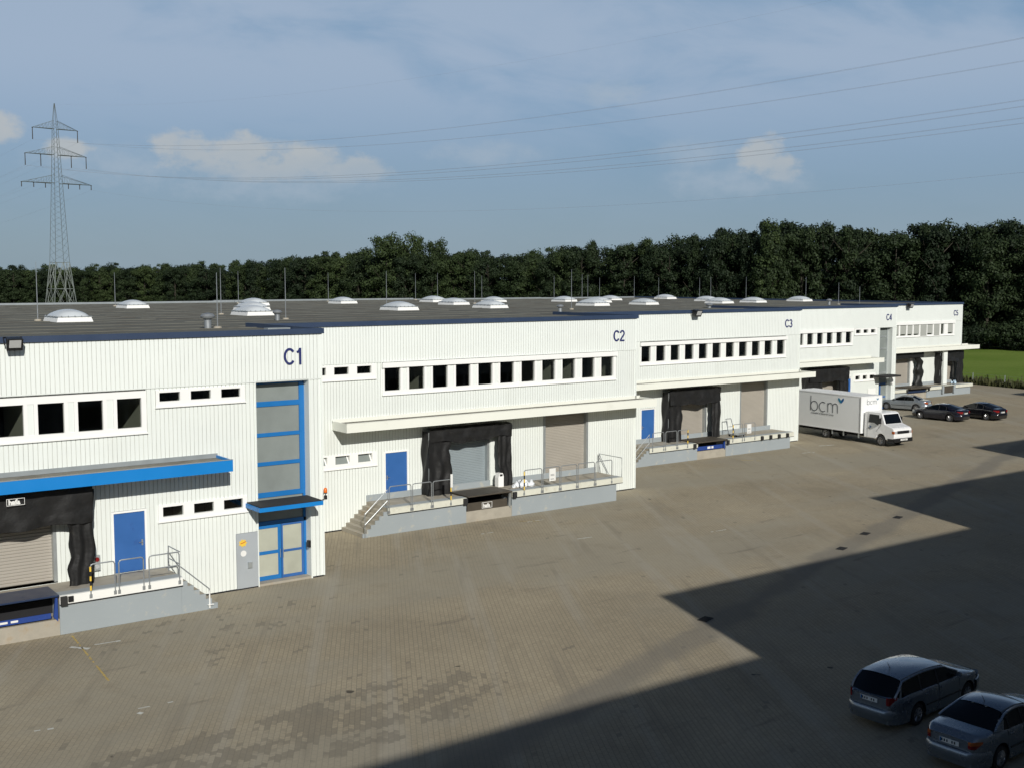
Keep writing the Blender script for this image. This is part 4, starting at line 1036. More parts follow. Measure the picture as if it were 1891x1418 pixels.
# ------------------------------------------------------------------ vehicles
def lerp_tab(tab, x):
    if x <= tab[0][0]: return tab[0][1]
    for (a, va), (b, vb) in zip(tab, tab[1:]):
        if x <= b:
            k = (x - a) / (b - a); k = k * k * (3 - 2 * k) * .5 + k * .5
            return va + (vb - va) * k
    return tab[-1][1]

def wheel(parent, x, y, r, w, side, spokes=5):
    t = MB(); s = side
    t.lathe((x, y, r), [(r * .62, -s * w * .1), (r * .64, s * w * .46), (r * .86, s * w * .5), (r * .97, s * w * .40), (r, s * w * .2), (r, -s * w * .5), (r * .6, -s * w * .5)], M_rubber, axis=1, n=28)
    o = t.build("wheel", parent, smooth='auto', org=(0, 0, 0))
    q = MB(); q.lathe((x, y, r), [(r * .64, s * w * .44), (r * .60, s * w * .46), (r * .57, s * w * .30), (r * .1, s * w * .22)], M_alloy, axis=1, n=28, mats=[M_alloy, M_alloy, M_black])
    q.lathe((x, y, r), [(r * .15, s * w * .2), (r * .14, s * w * .40), (0, s * w * .42)], M_alloy, axis=1, n=12)
    for k in range(spokes):
        a = 2 * pi * k / spokes + .3
        for da in (-.17, .17):
            c0 = (x + cos(a) * r * .1, y + s * w * .34, r + sin(a) * r * .1); c1 = (x + cos(a + da) * r * .6, y + s * w * .42, r + sin(a + da) * r * .6)
            q.tube([c0, c1], r * .05, M_alloy, 5)
    q.build("rim", o, smooth='auto', org=(0, 0, 0))

def car(name, label, loc, rz, P, paint, group=None, cat="car"):
    """car pointing to local +X, origin on the ground at the middle"""
    t = thing(name, label, cat, loc, rz, group)
    Lh = P['L'] / 2; W = P['W'] / 2; zb0 = .20; fx, rx, wr_ = P['fx'], P['rx'], P['wr']
    top = P['top']; belt = P['belt']
    def hw(x):
        e = abs(x) / Lh; c = P['cf'] if x > 0 else P['cr']
        k = max(0.0, (abs(x) - (Lh - c)) / c)
        return W * (1 - .27 * k ** 2.6) * (1 - .035 * e * e)
    arch = wr_ + .075
    def bot(x):
        z = zb0 + .05 * max(0, abs(x) - Lh + .4)
        for c in (fx, rx):
            d = abs(x - c)
            if d < arch: z = max(z, wr_ + sqrt(arch * arch - d * d))
        return z
    xs = set()
    n = 96
    for i in range(n + 1): xs.add(round(-Lh + 2 * Lh * i / n, 4))
    for c in (fx, rx):
        for s in (-1, 1): xs.add(round(c + s * arch * .9995, 4)); xs.add(round(c + s * arch * .96, 4))
    xs = sorted(xs)
    def ring(x):
        w = hw(x); b = bot(x); bl = lerp_tab(belt, x); tp = lerp_tab(top, x)
        b = min(b, bl - .06)
        h = bl - b
        r = [(w * (.975 if b < .3 else .995), b), (w * .995, b + h * .12), (w, b + h * .35), (w * .998, b + h * .6), (w * .985, b + h * .82), (w * .962, bl - .02), (w * .94, bl + .004),
             (w * .90, bl + (tp - bl) * .45 + .008), (w * .80, bl + (tp - bl) * .78 + .010), (w * .5, tp + .004), (0, tp + .012)]
        return r
    m = MB(); rings = [ring(x) for x in xs]; nr = len(rings[0])
    k0 = len(m.v)
    for x, r in zip(xs, rings):
        for (yy_, zz) in r: m.v.append((x, yy_, zz))
        for (yy_, zz) in r[-2::-1]: m.v.append((x, -yy_, zz))
    nn = 2 * nr - 1
    for i in range(len(xs) - 1):
        for j in range(nn - 1):
            a = i * nn + j; m.f.append((a, a + 1, a + nn + 1, a + nn)); m.m.append(m.mi(paint))
    for i in (0, len(xs) - 1): m.f.append(tuple(i * nn + j for j in range(nn))); m.m.append(m.mi(paint))
    body = m.build("body", t, smooth='auto', org=(0, 0, 0))
    # dark underside and wheel housings
    m = MB(); m.box(-Lh + .12, Lh - .12, -W + .22, W - .22, .17, .60, M_dark)
    for c in (fx, rx): m.box(c - arch, c + arch, -W + .10, W - .10, .60, .70, M_dark)
    m.build("underbody", t, org=(0, 0, 0))
    # bumpers
    for s, nm in ((1, "front_bumper"), (-1, "rear_bumper")):
        m = MB(); z0_, z1_ = P['bz']
        N = 16; prof = [(-.10, z0_ - .17), (-.02, z0_ - .14), (.025, z0_ - .01), (.045, z0_ + .02), (.05, (z0_ + z1_) / 2), (.045, z1_ - .035), (.02, z1_), (-.02, z1_ + .005)]
        pts = []
        cc = .50
        for i in range(N + 1):
            u = -1 + 2 * i / N
            a = abs(u)
            if a < .72: x = Lh; yv = u / .72 * hw(Lh) * .94; nx, ny = 1, 0
            else:
                q = (a - .72) / .28; x = Lh - cc * q; yv = math.copysign(hw(x) if q > .1 else hw(Lh) * .97, u); nx, ny = (1 - q) ** .5, math.copysign(min(1, q * 1.4), u)
            bow = .05 * (1 - (yv / W) ** 2)
            pts.append((s * (x + bow), yv, s * nx, ny))
        k = len(m.v)
        for (px_, py_, nx, ny) in pts:
            for (o_, z_) in prof: m.v.append((px_ + nx * o_, py_ + ny * o_, z_))
        q = len(prof)
        for i in range(N):
            for j in range(q - 1):
                a = k + i * q + j; m.f.append((a, a + 1, a + q + 1, a + q)); m.m.append(m.mi(M_black if j < 1 else paint))
        m.build(nm, t, smooth='auto', org=(0, 0, 0))
    # glasshouse
    g_ = P['gh']; xa, xf, xr_, xc = g_['xa'], g_['xf'], g_['xr'], g_['xc']; H = P['H']
    def belt_z(x): return max(lerp_tab(belt, x), lerp_tab(top, x)) - .005
    def lowy(x): return hw(x) * .93
    ry = W * g_.get('ry', .70)
    def roofz(x, yv):
        u = (x - xr_) / (xf - xr_); return H - .05 * (2 * u - 1) ** 2 * (1.3 if u > .5 else g_.get('rd', 1.0)) - .045 * (abs(yv) / ry) ** 2.4
    m = MB(); m.grid(lambda u, v: (xr_ + (xf - xr_) * u, (2 * v - 1) * ry, roofz(xr_ + (xf - xr_) * u, (2 * v - 1) * ry) + .012), 14, 12, paint)
    m.grid(lambda u, v: (xr_ + (xf - xr_) * u, ry + .02 * v, roofz(xr_ + (xf - xr_) * u, ry) + .012 - .05 * v), 14, 2, paint)
    m.grid(lambda u, v: (xr_ + (xf - xr_) * u, -ry - .02 * v, roofz(xr_ + (xf - xr_) * u, ry) + .012 - .05 * v), 14, 2, paint)
    roof = m.build("roof", t, smooth='auto', org=(0, 0, 0))
    def screen(x0_, x1_, nm, tag_):
        m = MB(); zl = lerp_tab(top, x0_) - .01
        def S(u, v):
            yl = lowy(x0_) * .96 * (2 * v - 1); yu = ry * .985 * (2 * v - 1); bow = .10 * (1 - (2 * v - 1) ** 2) * (1 if x0_ > x1_ else -1)
            k = u; z = zl + (roofz(x1_, ry * (2 * v - 1)) - zl) * (k ** .92)
            return (x0_ + (x1_ - x0_) * k + bow * (1 - .5 * k), yl * (1 - k) + yu * k, z)
        m.grid(S, 8, 10, M_carglass); m.build(nm, t, smooth=True, org=(0, 0, 0))
    screen(xa, xf, "windscreen", 0); screen(xc, xr_, "rear_window", 1)
    for s in (-1, 1):
        m = MB(); N = 24
        def edge(i):
            u = i / N; x = xc + (xa - xc) * u
            if x < xr_: k = (x - xc) / (xr_ - xc); tz = belt_z(x) + (roofz(xr_, ry) - .04 - belt_z(x)) * k ** .85
            elif x > xf: k = (xa - x) / (xa - xf); tz = belt_z(x) + (roofz(xf, ry) - .04 - belt_z(x)) * k ** .85
            else: tz = roofz(x, ry) - .035
            return x, tz
        for i in range(N + 1):
            x, tz = edge(i); bz = belt_z(x) - .02; yl = lowy(x) * 1.0; k = max(0, min(1, (tz - bz) / (H - .95)))
            m.v.append((x, s * yl, bz)); m.v.append((x, s * (yl + (ry + .018 - yl) * k), tz))
        for i in range(N):
            a = 2 * i; m.f.append((a, a + 2, a + 3, a + 1)); m.m.append(m.mi(M_carglass))
        so_ = m.build("side_window", t, smooth=True, org=(0, 0, 0), fix=False)
        m = MB()
        def Pt(x, k):   # point on side glass, slightly proud
            i = (x - xc) / (xa - xc) * N; x_, tz = edge(max(0, min(N, i))); bz = belt_z(x) - .02; yl = lowy(x); kk = max(0, min(1, (tz - bz) / (H - .95)))
            return Vector((x, s * (yl + (ry + .018 - yl) * kk * k + .004), bz + (tz - bz) * k))
        for xp in g_['pill']: m.tube([Pt(xp - .02, 0), Pt(xp, 1)], .026, M_black, 6)
        line = [Pt(xa, 0)] + [Pt(xa - (xa - xf) * k / 5, 1) for k in range(1, 6)] + [Pt(xf - (xf - xr_) * k / 6, 1) for k in range(1, 7)] + [Pt(xr_ - (xr_ - xc) * k / 5, 1) for k in range(1, 5)] + [Pt(xc, 0)]
        m.tube([p + Vector((0, -s * .012, 0)) for p in line], .034, paint, 7)
        if g_.get('cp'):
            cp0, cp1 = g_['cp']; q = [Pt(cp0, 0), Pt(cp1[0], 1), Pt(cp1[1], 1), Pt(xc, 0)]
            off = Vector((0, s * .006, 0)); m.poly([p + off for p in q], paint)
        m.build("pillars", so_, smooth='auto', org=(0, 0, 0), fix=False)
        m = MB(); xm = xa - .42; yl = lowy(xm); m.lathe((xm + .1, s * (yl + .13), belt_z(xm) + .08), [(0, -.05), (.075, -.045), (.085, .0), (.07, .05), (0, .06)], paint, axis=0, n=10)
        m.tube([(xm + .08, s * (yl - .02), belt_z(xm) + .02), (xm + .1, s * (yl + .1), belt_z(xm) + .06)], .02, M_black); m.build("mirror", t, smooth='auto', org=(0, 0, 0))
        # door shut lines and handles, trim strip
        m = MB()
        for xp in g_['doors']:
            m.tube([(xp, s * (hw(xp) + .000), .34), (xp + .01, s * (hw(xp) * .985 + .003), belt_z(xp) - .1), (xp, s * (hw(xp) * .95), belt_z(xp) - .02)], .006, M_dark, 4)
        m.build("door_gap", body, org=(0, 0, 0))
        m = MB()
        for xp in g_['hand']: m.tube([(xp, s * (hw(xp) * .992 + .012), belt_z(xp) - .13), (xp + .18, s * (hw(xp) * .992 + .012), belt_z(xp) - .125)], .015, paint, 6)
        m.build("handle", body, org=(0, 0, 0))
        m = MB(); m.tube([(fx - arch - .03, s * (hw(0) + .003), .50), (0, s * (hw(0) + .005), .50), (rx + arch + .03, s * (hw(0) + .003), .50)], .022, M_black if P.get('strip') else paint, 6); m.build("side_trim", body, org=(0, 0, 0))
        for cx in (fx, rx): wheel(t, cx, s * (W - .115), wr_, .21, s, P.get('sp', 7))
        # lamps : wrap round the corner
        for e, nm, mt, zr in ((-1, "tail_light", M_ltred, P['tl']), (1, "headlight", M_ltclear, P['hl'])):
            m = MB(); w0, w1, wrap = (P['tw'] if e < 0 else P['hwid'])
            xs_ = [Lh + .012] * 5 + [Lh - wrap * q for q in (.15, .35, .6, .8, 1.0)]
            cols = []
            for q, x in enumerate(xs_):
                if q < 5: yv = w0 + (hw(Lh) * .99 - w0) * q / 4
                else: yv = hw(x) + .008
                cols.append((e * x, s * yv))
            for (x, yv) in cols:
                for z in (zr[0], (zr[0] + zr[1]) / 2, zr[1]): m.v.append((x + e * (.012 if z not in (zr[0], zr[1]) else 0), yv, z))
            for i in range(len(cols) - 1):
                for j in range(2): a = i * 3 + j; m.f.append((a, a + 1, a + 4, a + 3)); m.m.append(m.mi(mt if not (e < 0 and P.get('orange') and j == 1) else M_ltor))
            m.build(nm, t, smooth=True, org=(0, 0, 0))
    # plates
    for e in (-1, 1):
        z = P['pz'][0] if e < 0 else P['pz'][1]; x = e * (Lh + (.018 if (e < 0 and P['pz'][0] > .6) else .115))
        m = MB(); m.box(x - .008, x + .008, -.26, .26, z - .055, z + .055, M_plate); po = m.build("licence_plate", t, org=(0, 0, 0))
        m = MB(); m.box(x + e * .009, x + e * .011, e * .225 * -1 - .025 * 1, e * -.225 + .025, z - .05, z + .05, M_leafblue)
        for k in range(6):
            if k == 2: continue
            a = -.17 + k * .068; m.box(x + e * .009, x + e * .011, a, a + .035, z - .032, z + .032, M_black)
        m.build("lettering", po, org=(0, 0, 0))
    m = MB(); m.box(Lh + .004, Lh + .02, -.36, .36, P['hl'][0] + .01, P['hl'][1] - .01, M_black); m.build("grille", t, org=(0, 0, 0))
    if P.get('rails'):
        m = MB()
        for s in (-1, 1): m.tube([(xr_ + .05, s * (ry - .05), roofz(xr_, ry) + .02), (xr_ + .15, s * (ry - .05), H + .02), (xf - .3, s * (ry - .05), H + .02), (xf - .2, s * (ry - .05), roofz(xf, ry) + .03)], .016, M_black)
        m.build("roof_rail", t, org=(0, 0, 0))
    m = MB(); ax = xr_ + P.get('ant', .2); m.tube([(ax, 0, H - .03), (ax - .16, 0, H + .19)], [.012, .005], M_black, 5); m.build("aerial", roof, org=(0, 0, 0))
    return t

ESTATE = dict(L=4.62, W=1.64, H=1.42, fx=1.36, rx=-1.20, wr=.305, cf=.9, cr=.55, bz=(.36, .60), darkb=False, strip=True, rails=False, sp=7,
              top=[(-2.24, .90), (-2.15, .93), (-.9, .94), (.85, .96), (1.3, .93), (1.9, .84), (2.15, .74), (2.24, .62)],
              belt=[(-2.24, .88), (-1.5, .93), (.9, .91), (1.6, .84), (2.1, .72), (2.24, .60)],
              gh=dict(xa=1.02, xf=.28, xr=-1.78, xc=-2.14, ry=.70, pill=[-.15, -.98], doors=[.86, -.18, -1.0], hand=[-.1, -.9], cp=(-1.95, (-1.82, -1.78)), rd=1.2), tl=(.74, .95), tw=(.52, 0, .22), hl=(.58, .72), hwid=(.42, 0, .35), pz=(.80, .36), ant=.45)
SALOON = dict(L=4.55, W=1.66, H=1.40, fx=1.42, rx=-1.30, wr=.315, cf=.85, cr=.65, bz=(.38, .62), strip=True, sp=10, orange=True,
              top=[(-2.235, .88), (-2.1, 1.0), (-1.5, 1.03), (-.9, .98), (.7, .97), (1.3, .93), (1.95, .84), (2.15, .76), (2.235, .64)],
              belt=[(-2.235, .86), (-2.0, .94), (-1.2, .95), (.8, .90), (1.6, .84), (2.1, .74), (2.235, .62)],
              gh=dict(xa=.92, xf=.18, xr=-.90, xc=-1.52, ry=.66, pill=[-.22, -.86], doors=[.80, -.26, -1.0], hand=[-.18, -.95], cp=(-1.15, (-.98, -.90))), tl=(.70, .88), tw=(.50, 0, .26), hl=(.60, .73), hwid=(.42, 0, .35), pz=(.74, .36), ant=.2)
COUPE = dict(SALOON, L=4.60, H=1.42, W=1.78, strip=False, orange=False, fx=1.45, rx=-1.31,
             top=[(-2.3, .90), (-2.15, 1.02), (-1.75, 1.04), (-1.0, 1.0), (.7, .97), (1.3, .93), (2.0, .84), (2.2, .76), (2.3, .64)], belt=[(-2.3, .88), (-2.0, .96), (-1.2, .96), (.8, .91), (1.6, .85), (2.1, .74), (2.3, .62)],
             gh=dict(xa=1.05, xf=.28, xr=-.78, xc=-1.78, ry=.64, pill=[-.28, -.95], doors=[.9, -.3, -1.1], hand=[-.2, -1.0], cp=(-1.35, (-.9, -.78))), tl=(.74, .92), tw=(.46, 0, .34))
def H_(dx, dy): return atan2(dy, dx)
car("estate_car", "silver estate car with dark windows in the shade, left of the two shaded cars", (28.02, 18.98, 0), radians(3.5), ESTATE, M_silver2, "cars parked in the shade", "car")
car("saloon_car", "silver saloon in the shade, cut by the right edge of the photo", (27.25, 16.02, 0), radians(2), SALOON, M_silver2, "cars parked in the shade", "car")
hd = radians(88)
car("saloon_car", "silver saloon partly hidden by the white pillar of C4", (92.35, 64.7, 0), radians(106), SALOON, M_silver, "cars parked by the warehouse", "car")
car("saloon_car", "black saloon with silver wheels in front of the silver saloon", (88.35, 58.3, 0), radians(93), COUPE, M_navyp, "cars parked by the warehouse", "car")
car("saloon_car", "black saloon parked furthest to the right, beyond the other black one", (91.95, 56.95, 0), radians(86), COUPE, M_blackp, "cars parked by the warehouse", "car")

def lorry():
    ang = atan2(-1.0, -.08)
    t = thing("box_lorry", "white box lorry with grey bcm lettering parked in front of C4", "lorry", (71.80, 51.5, 0), ang)
    # local : +x forward, +y to the vehicle's left; front axle at x=0
    W = 1.09; x0, x1 = -8.6, -1.72; Z0, Z1 = .78, 3.40
    m = MB(); m.box(x0, x1, -W, W, Z0, Z1, M_truckbox); b = m.build("cargo_box", t, org=(0, 0, 0), bevel=.02)
    m = MB()
    for s in (-1, 1):
        for (a, c) in (((x0, s * W, Z1), (x1, s * W, Z1)), ((x0, s * W, Z0), (x1, s * W, Z0))): m.box(a[0], c[0], a[1] - .025, a[1] + .025, a[2] - .05, a[2] + .018, M_truckcab)
        for x in (x0, x1): m.box(x - .02 if x == x1 else x, x + .018 if x == x1 else x + .04, s * W - .05, s * W + .018, Z0 + .03, Z1 - .05, M_truckcab)
    m.box(x1 - .05, x1 + .018, -W, W, Z1 - .05, Z1 + .02, M_truckcab); m.box(x1 - .05, x1 + .018, -W, W, Z0 - .05, Z0 + .03, M_truckcab)
    m.build("corner_profile", b, org=(0, 0, 0))
    # lettering, strokes laid flat on the box side (vehicle's right side, -y) and on its front
    def letters(M, s, mt, nm, leaf=True):
        q = MB(); r_ = .030 * s
        def arc(cx, cz, r, a0, a1, n=18): return [(cx + r * cos(radians(a0 + (a1 - a0) * i / n)), cz + r * sin(radians(a0 + (a1 - a0) * i / n))) for i in range(n + 1)]
        def strk(pts, w=.032 * s):
            for (ax, az), (bx, bz) in zip(pts, pts[1:]):
                dx, dz = bx - ax, bz - az; l = sqrt(dx * dx + dz * dz) or 1; nx, nz = -dz / l * w, dx / l * w
                P = [(ax - nx, az - nz), (bx - nx, bz - nz), (bx + nx, bz + nz), (ax + nx, az + nz)]
                q.poly([M @ Vector((u * s, 0, v * s)) for u, v in [(p[0], p[1]) for p in P]], mt)
        w = .030
        def S(pts): strk(pts, w)
        S([(0, 0.0), (0, 1.12)]); S(arc(.36, .36, .36, 0, 360, 28))
        S(arc(1.24, .36, .36, 52, 308, 24))
        S([(1.74, 0), (1.74, .70)]); S(arc(1.98, .46, .24, 180, 0, 14)); S([(2.22, .46), (2.22, 0)]); S(arc(2.46, .46, .24, 180, 0, 14)); S([(2.70, .46), (2.70, 0)])
        o = q.build(nm, b, org=(0, 0, 0), fix=False)
        q2 = MB()
        for mm, sg in ((M_leafblue, 1), (M_leafteal, -1)):
            c = [(3.02, .78), (3.02 + sg * .10, .82), (3.02 + sg * .26, 1.0), (3.02 + sg * .28, 1.16), (3.02 + sg * .20, 1.18), (3.02 + sg * .06, 1.06), (3.02, .95)]
            q2.poly([M @ Vector((u * s, .0, v * s)) for u, v in c], mm)
        q2.build("logo_leaf", o, org=(0, 0, 0), fix=False)
    # on the side: reads from rear (left in view) to front, axis +x ; facing -y
    letters(Matrix.Translation((-6.68, -W - .024, 1.98)), 1.0, M_grayletter, "logo_lettering")
    letters(Matrix.Translation((x1 + .022, .95 - .47, 2.95)) @ Matrix.Rotation(-pi / 2, 4, 'Z') @ Matrix.Identity(4), .0001, M_grayletter, "logo_lettering") if False else None
    F = Matrix.Translation((x1 + .024, -.50, 2.80)) @ Matrix(((0, -1, 0, 0), (1, 0, 0, 0), (0, 0, 1, 0), (0, 0, 0, 1)))
    letters(F, .37, M_grayletter, "logo_lettering")
    text_mesh("tag_line", "a member of blueprint Group", .20, M_grayletter, b, Matrix.Translation((-6.65, -W - .024, 1.76)) @ Matrix.Rotation(pi / 2, 4, 'X'), .001, 0, .95)
    # chassis
    m = MB(); m.box(x0 + .1, .9, -.42, .42, .45, .72, M_dark); m.box(x0, x1, -W + .12, W - .12, .68, .775, M_dark)
    for x in (-7.6, -6.4, -4.2, -3.2, -2.3): m.box(x, x + .06, -W + .1, W - .1, .52, .70, M_dark)
    m.box(-3.9, -2.6, .5, .95, .40, .70, M_dark); m.build("chassis", t, org=(0, 0, 0))
    m = MB()
    for x in (-4.55, -3.45, -2.0): m.box(x, x + .10, -W + .02, -W + .06, .38, .72, M_zinc)
    m.tube([(-4.6, -W + .04, .55), (-1.9, -W + .04, .55)], .018, M_black); m.build("side_guard", t, org=(0, 0, 0))
    # cab
    Wc = .95
    prof = [(-1.55, .50), (-1.55, 2.30), (-1.42, 2.38), (-.15, 2.40), (.02, 2.33), (.36, 1.60), (1.02, 1.40), (1.16, 1.30), (1.21, 1.05), (1.22, .78), (1.20, .62), (.60, .50)]
    ar = [(.46 * cos(radians(a)), .37 + .52 * sin(radians(a))) for a in range(20, 161, 14)]
    m = MB()
    pts = prof + [(.46, .50)] + ar + [(-.46, .50)]
    def inset(z): return Wc - max(0, z - 1.5) * .085
    n = len(pts); m.v += [(x, -inset(z), z) for x, z in pts] + [(x, inset(z), z) for x, z in pts]
    for i in range(n):
        j = (i + 1) % n; m.f.append((i, j, n + j, n + i)); m.m.append(m.mi(M_truckcab))
    m.f.append(tuple(range(n))); m.m.append(m.mi(M_truckcab)); m.f.append(tuple(range(n, 2 * n))); m.m.append(m.mi(M_truckcab))
    cab = m.build("cab", t, org=(0, 0, 0), bevel=.035)
    # windscreen on the sloping face
    def SL(u, z): # x on slope
        k = (z - 1.60) / (2.33 - 1.60); return .36 + (.02 - .36) * k
    m = MB(); z0_, z1_ = 1.62, 2.27
    m.hexa([(SL(0, z0_) + .004, -.84, z0_), (SL(0, z0_) + .004, .84, z0_), (SL(0, z0_) + .022, .84, z0_), (SL(0, z0_) + .022, -.84, z0_), (SL(0, z1_) + .004, -.78, z1_), (SL(0, z1_) + .004, .78, z1_), (SL(0, z1_) + .022, .78, z1_), (SL(0, z1_) + .022, -.78, z1_)], M_carglass)
    m.build("windscreen", t, org=(0, 0, 0))
    for s in (-1, 1):
        m = MB(); q = [(-1.12, 1.62), (-1.10, 2.22), (-.22, 2.22), (-.08, 1.62), (-.30, 1.48), (-.62, 1.62)]
        m.v += [(x, s * (inset(z) + .012), z) for x, z in q]; m.f.append(tuple(range(6))); m.m.append(m.mi(M_carglass)); m.build("side_window", t, org=(0, 0, 0), fix=False)
        m = MB()
        for a, b_ in (((-1.25, 2.3), (-1.25, .55)), ((-.02, 2.25), (.02, 1.55)), ((.02, 1.55), (-.42, 1.0))): m.tube([(a[0], s * (inset(a[1]) + .002), a[1]), (b_[0], s * (inset(b_[1]) + .002), b_[1])], .008, M_dark, 4)
        m.build("door_gap", cab, org=(0, 0, 0))
        m = MB(); m.box(-1.15, -1.0, s * (Wc + .004), s * (Wc + .03), 1.18, 1.23, M_black); m.build("handle", cab, org=(0, 0, 0))
        m = MB(); m.box(.02, .10, s * (Wc + .06), s * (Wc + .26), 1.62, 2.02, M_black); m.tube([(.06, s * (Wc - .05), 2.05), (.06, s * (Wc + .16), 2.04)], .014, M_black); m.build("mirror", t, org=(0, 0, 0), bevel=.01)
        m = MB(); m.box(1.10, 1.235, s * .62, s * .90, .98, 1.17, M_ltclear); h = m.build("headlight", t, org=(0, 0, 0), bevel=.02)
        m = MB(); m.box(1.02, 1.225, s * .905, s * .962, .98, 1.17, M_ltor); m.build("indicator", h, org=(0, 0, 0))
        wheel(t, 0, s * .86, .38, .24, s, 6); wheel(t, -5.2, s * .88, .38, .34, s, 6)
        m = MB(); m.lathe((0, s * .80, .38), [(.47, -.15), (.49, 0), (.47, .17)], M_black, axis=1, n=24); m.build("wheel_arch", t, org=(0, 0, 0)) if False else None
    m = MB(); m.box(1.205, 1.238, -.60, .60, .98, 1.19, M_black)
    for k in range(3): m.box(1.239, 1.245, -.58, .58, 1.01 + k * .06, 1.03 + k * .06, M_dark)
    m.build("grille", t, org=(0, 0, 0))
    m = MB(); m.box(1.12, 1.30, -.95, .95, .38, .66, M_black); m.box(.62, 1.12, -.96, -.86, .38, .62, M_black); m.box(.62, 1.12, .86, .96, .38, .62, M_black); m.build("front_bumper", t, org=(0, 0, 0), bevel=.03)
    m = MB(); m.box(1.305, 1.32, -.36, .36, .50, .62, M_plate); po = m.build("licence_plate", t, org=(0, 0, 0))
    m = MB()
    for k in range(7): m.box(1.321, 1.324, -.26 + k * .08, -.22 + k * .08, .53, .59, M_black)
    m.build("lettering", po, org=(0, 0, 0))
    m = MB(); m.box(-1.0, -.9, -.975, -.953, 1.25, 1.36, M_leafblue); m.build("door_logo", cab, org=(0, 0, 0))
    m = MB(); m.box(-1.6, .34, -.85, .85, .45, .9, M_dark); m.build("cab_floor", t, org=(0, 0, 0)) if False else None
lorry()

# ------------------------------------------------------------------ pylon and wires
PY = Vector((81.2, 300.5, 0)); PA = Vector((.99, .14, 0)); PU = Vector((.14, -.99, 0))
ARMS = ((48.6, 5.6, (1.0,)), (42.3, 7.6, (1.0, .5)), (35.4, 8.7, (1.0, .66, .33)))
def pylon(label, base):
    t = thing("electricity_pylon", label, "pylon", tuple(base), 0, "pylons of the power line")
    O = Vector((0, 0, 0))
    def hwid(z):
        return lerp_lin([(0, 3.3), (16.0, 1.75), (35, 1.0), (50, .48), (54.8, .05)], z)
    m = MB()
    def leg(sx, sy, z): w = hwid(z); return PA * (sx * w) + PU * (sy * w) + Vector((0, 0, z))
    zs = [16.0]
    while zs[-1] < 50: zs.append(zs[-1] + max(1.2, hwid(zs[-1]) * 1.05))
    zs[-1] = 50
    for sx in (-1, 1):
        for sy in (-1, 1):
            m.tube([leg(sx, sy, z) for z in (16, 26, 35, 42, 50, 54.8)], .055, M_pylon, 4)
    c = [(-1, -1), (1, -1), (1, 1), (-1, 1)]
    for a, b in zip(zs, zs[1:]):
        for k in range(4):
            p, q = c[k], c[(k + 1) % 4]
            m.tube([leg(*p, a), leg(*q, b)], .028, M_pylon, 3)
    tw = m.build("tower", t, org=(0, 0, 0), fix=False)
    m = MB()
    for k in range(4):
        p, q = c[k], c[(k + 1) % 4]
        m.tube([leg(*p, 0), leg(*p, 16)], .10, M_pylonlow, 4)
        for a, b in ((0, 4.0), (4.0, 9.5), (9.5, 16)):
            m.tube([leg(*p, a), (leg(*p, b) + leg(*q, b)) / 2], .06, M_pylonlow, 3); m.tube([leg(*q, a), (leg(*p, b) + leg(*q, b)) / 2], .06, M_pylonlow, 3)
            m.tube([leg(*p, b), leg(*q, b)], .06, M_pylonlow, 3)
            m.tube([(leg(*p, a) + leg(*q, a)) / 2, leg(*p, b)], .05, M_pylonlow, 3); m.tube([(leg(*p, a) + leg(*q, a)) / 2, leg(*q, b)], .05, M_pylonlow, 3)
    m.build("tower_foot", t, org=(0, 0, 0), fix=False)
    for z, Lh, at in ARMS:
        m = MB()
        for s in (-1, 1):
            tip = PA * (s * Lh) + Vector((0, 0, z))
            for sy in (-1, 1):
                m.tube([leg(s, sy, z), tip], .075, M_pylon, 4); m.tube([leg(s, sy, z + 2.0), tip], .045, M_pylon, 3)
                for k in range(1, 6):
                    a = leg(s, sy, z).lerp(tip, k / 6); b = leg(s, sy, z + 2.0).lerp(tip, k / 6); b2 = leg(s, sy, z + 2.0).lerp(tip, (k - 1) / 6)
                    m.tube([a, b2], .025, M_pylon, 3); m.tube([a, b], .025, M_pylon, 3)
        am = m.build("cross_arm", t, org=(0, 0, 0), fix=False)
        for s in (-1, 1):
            for f in at:
                m = MB(); p = PA * (s * Lh * f) + Vector((0, 0, z)); L_ = 2.9 if z > 40 else 1.2
                m.tube([p, p - Vector((0, 0, .15)), p - Vector((0, 0, .2)), p - Vector((0, 0, L_))], [.16, .16, .09, .11], M_bark, 6)
                m.build("insulator", am, org=(0, 0, 0), fix=False)
    return t
def lerp_lin(tab, x):
    for (a, va), (b, vb) in zip(tab, tab[1:]):
        if x <= b: return va + (vb - va) * (x - a) / (b - a)
    return tab[-1][1]
pylon("tall lattice electricity pylon with three cross arms standing before the wood at left", PY)

def span(name, p0, p1, sag, r, n, label, group, bundle=0.0):
    m = MB(); offs = (0,) if not bundle else (-bundle, bundle)
    for o_ in offs:
        m.tube([p0.lerp(p1, k / n) + PA * o_ - Vector((0, 0, 4 * sag * (k / n) * (1 - k / n))) for k in range(n + 1)], r, M_wire, 4)
    tag(m.build(name, fix=False), label, "power line", group)
P2 = PY + PU * 360; P0 = PY - PU * 330
for z, Lh, at in ARMS:
    dz = 2.9 if z > 40 else 1.2; lv = {48.6: "upper", 42.3: "middle", 35.4: "lower"}[z]
    for s in (-1, 1):
        for f in at:
            if z < 40 and (f < .9): continue
            o_ = PA * (s * Lh * f) + Vector((0, 0, z - dz)); where = ("outer" if f == 1.0 else "inner") if len(at) > 1 else "single"
            side = "near-side" if s < 0 else "far-side"
            if z > 40 or s > 0: span("power_line", PY + o_, P2 + o_, 11.5, .010, 40, "%s %s power line from the %s arm, crossing the sky to the right" % (side, where, lv), "power lines crossing the sky to the right", .2 if z > 40 else 0)
            span("power_line", PY + o_, P0 + o_, 10.5, .010, 24, "%s %s power line from the %s arm, leaving the photo at left" % (side, where, lv), "power lines leaving at the left", .0)
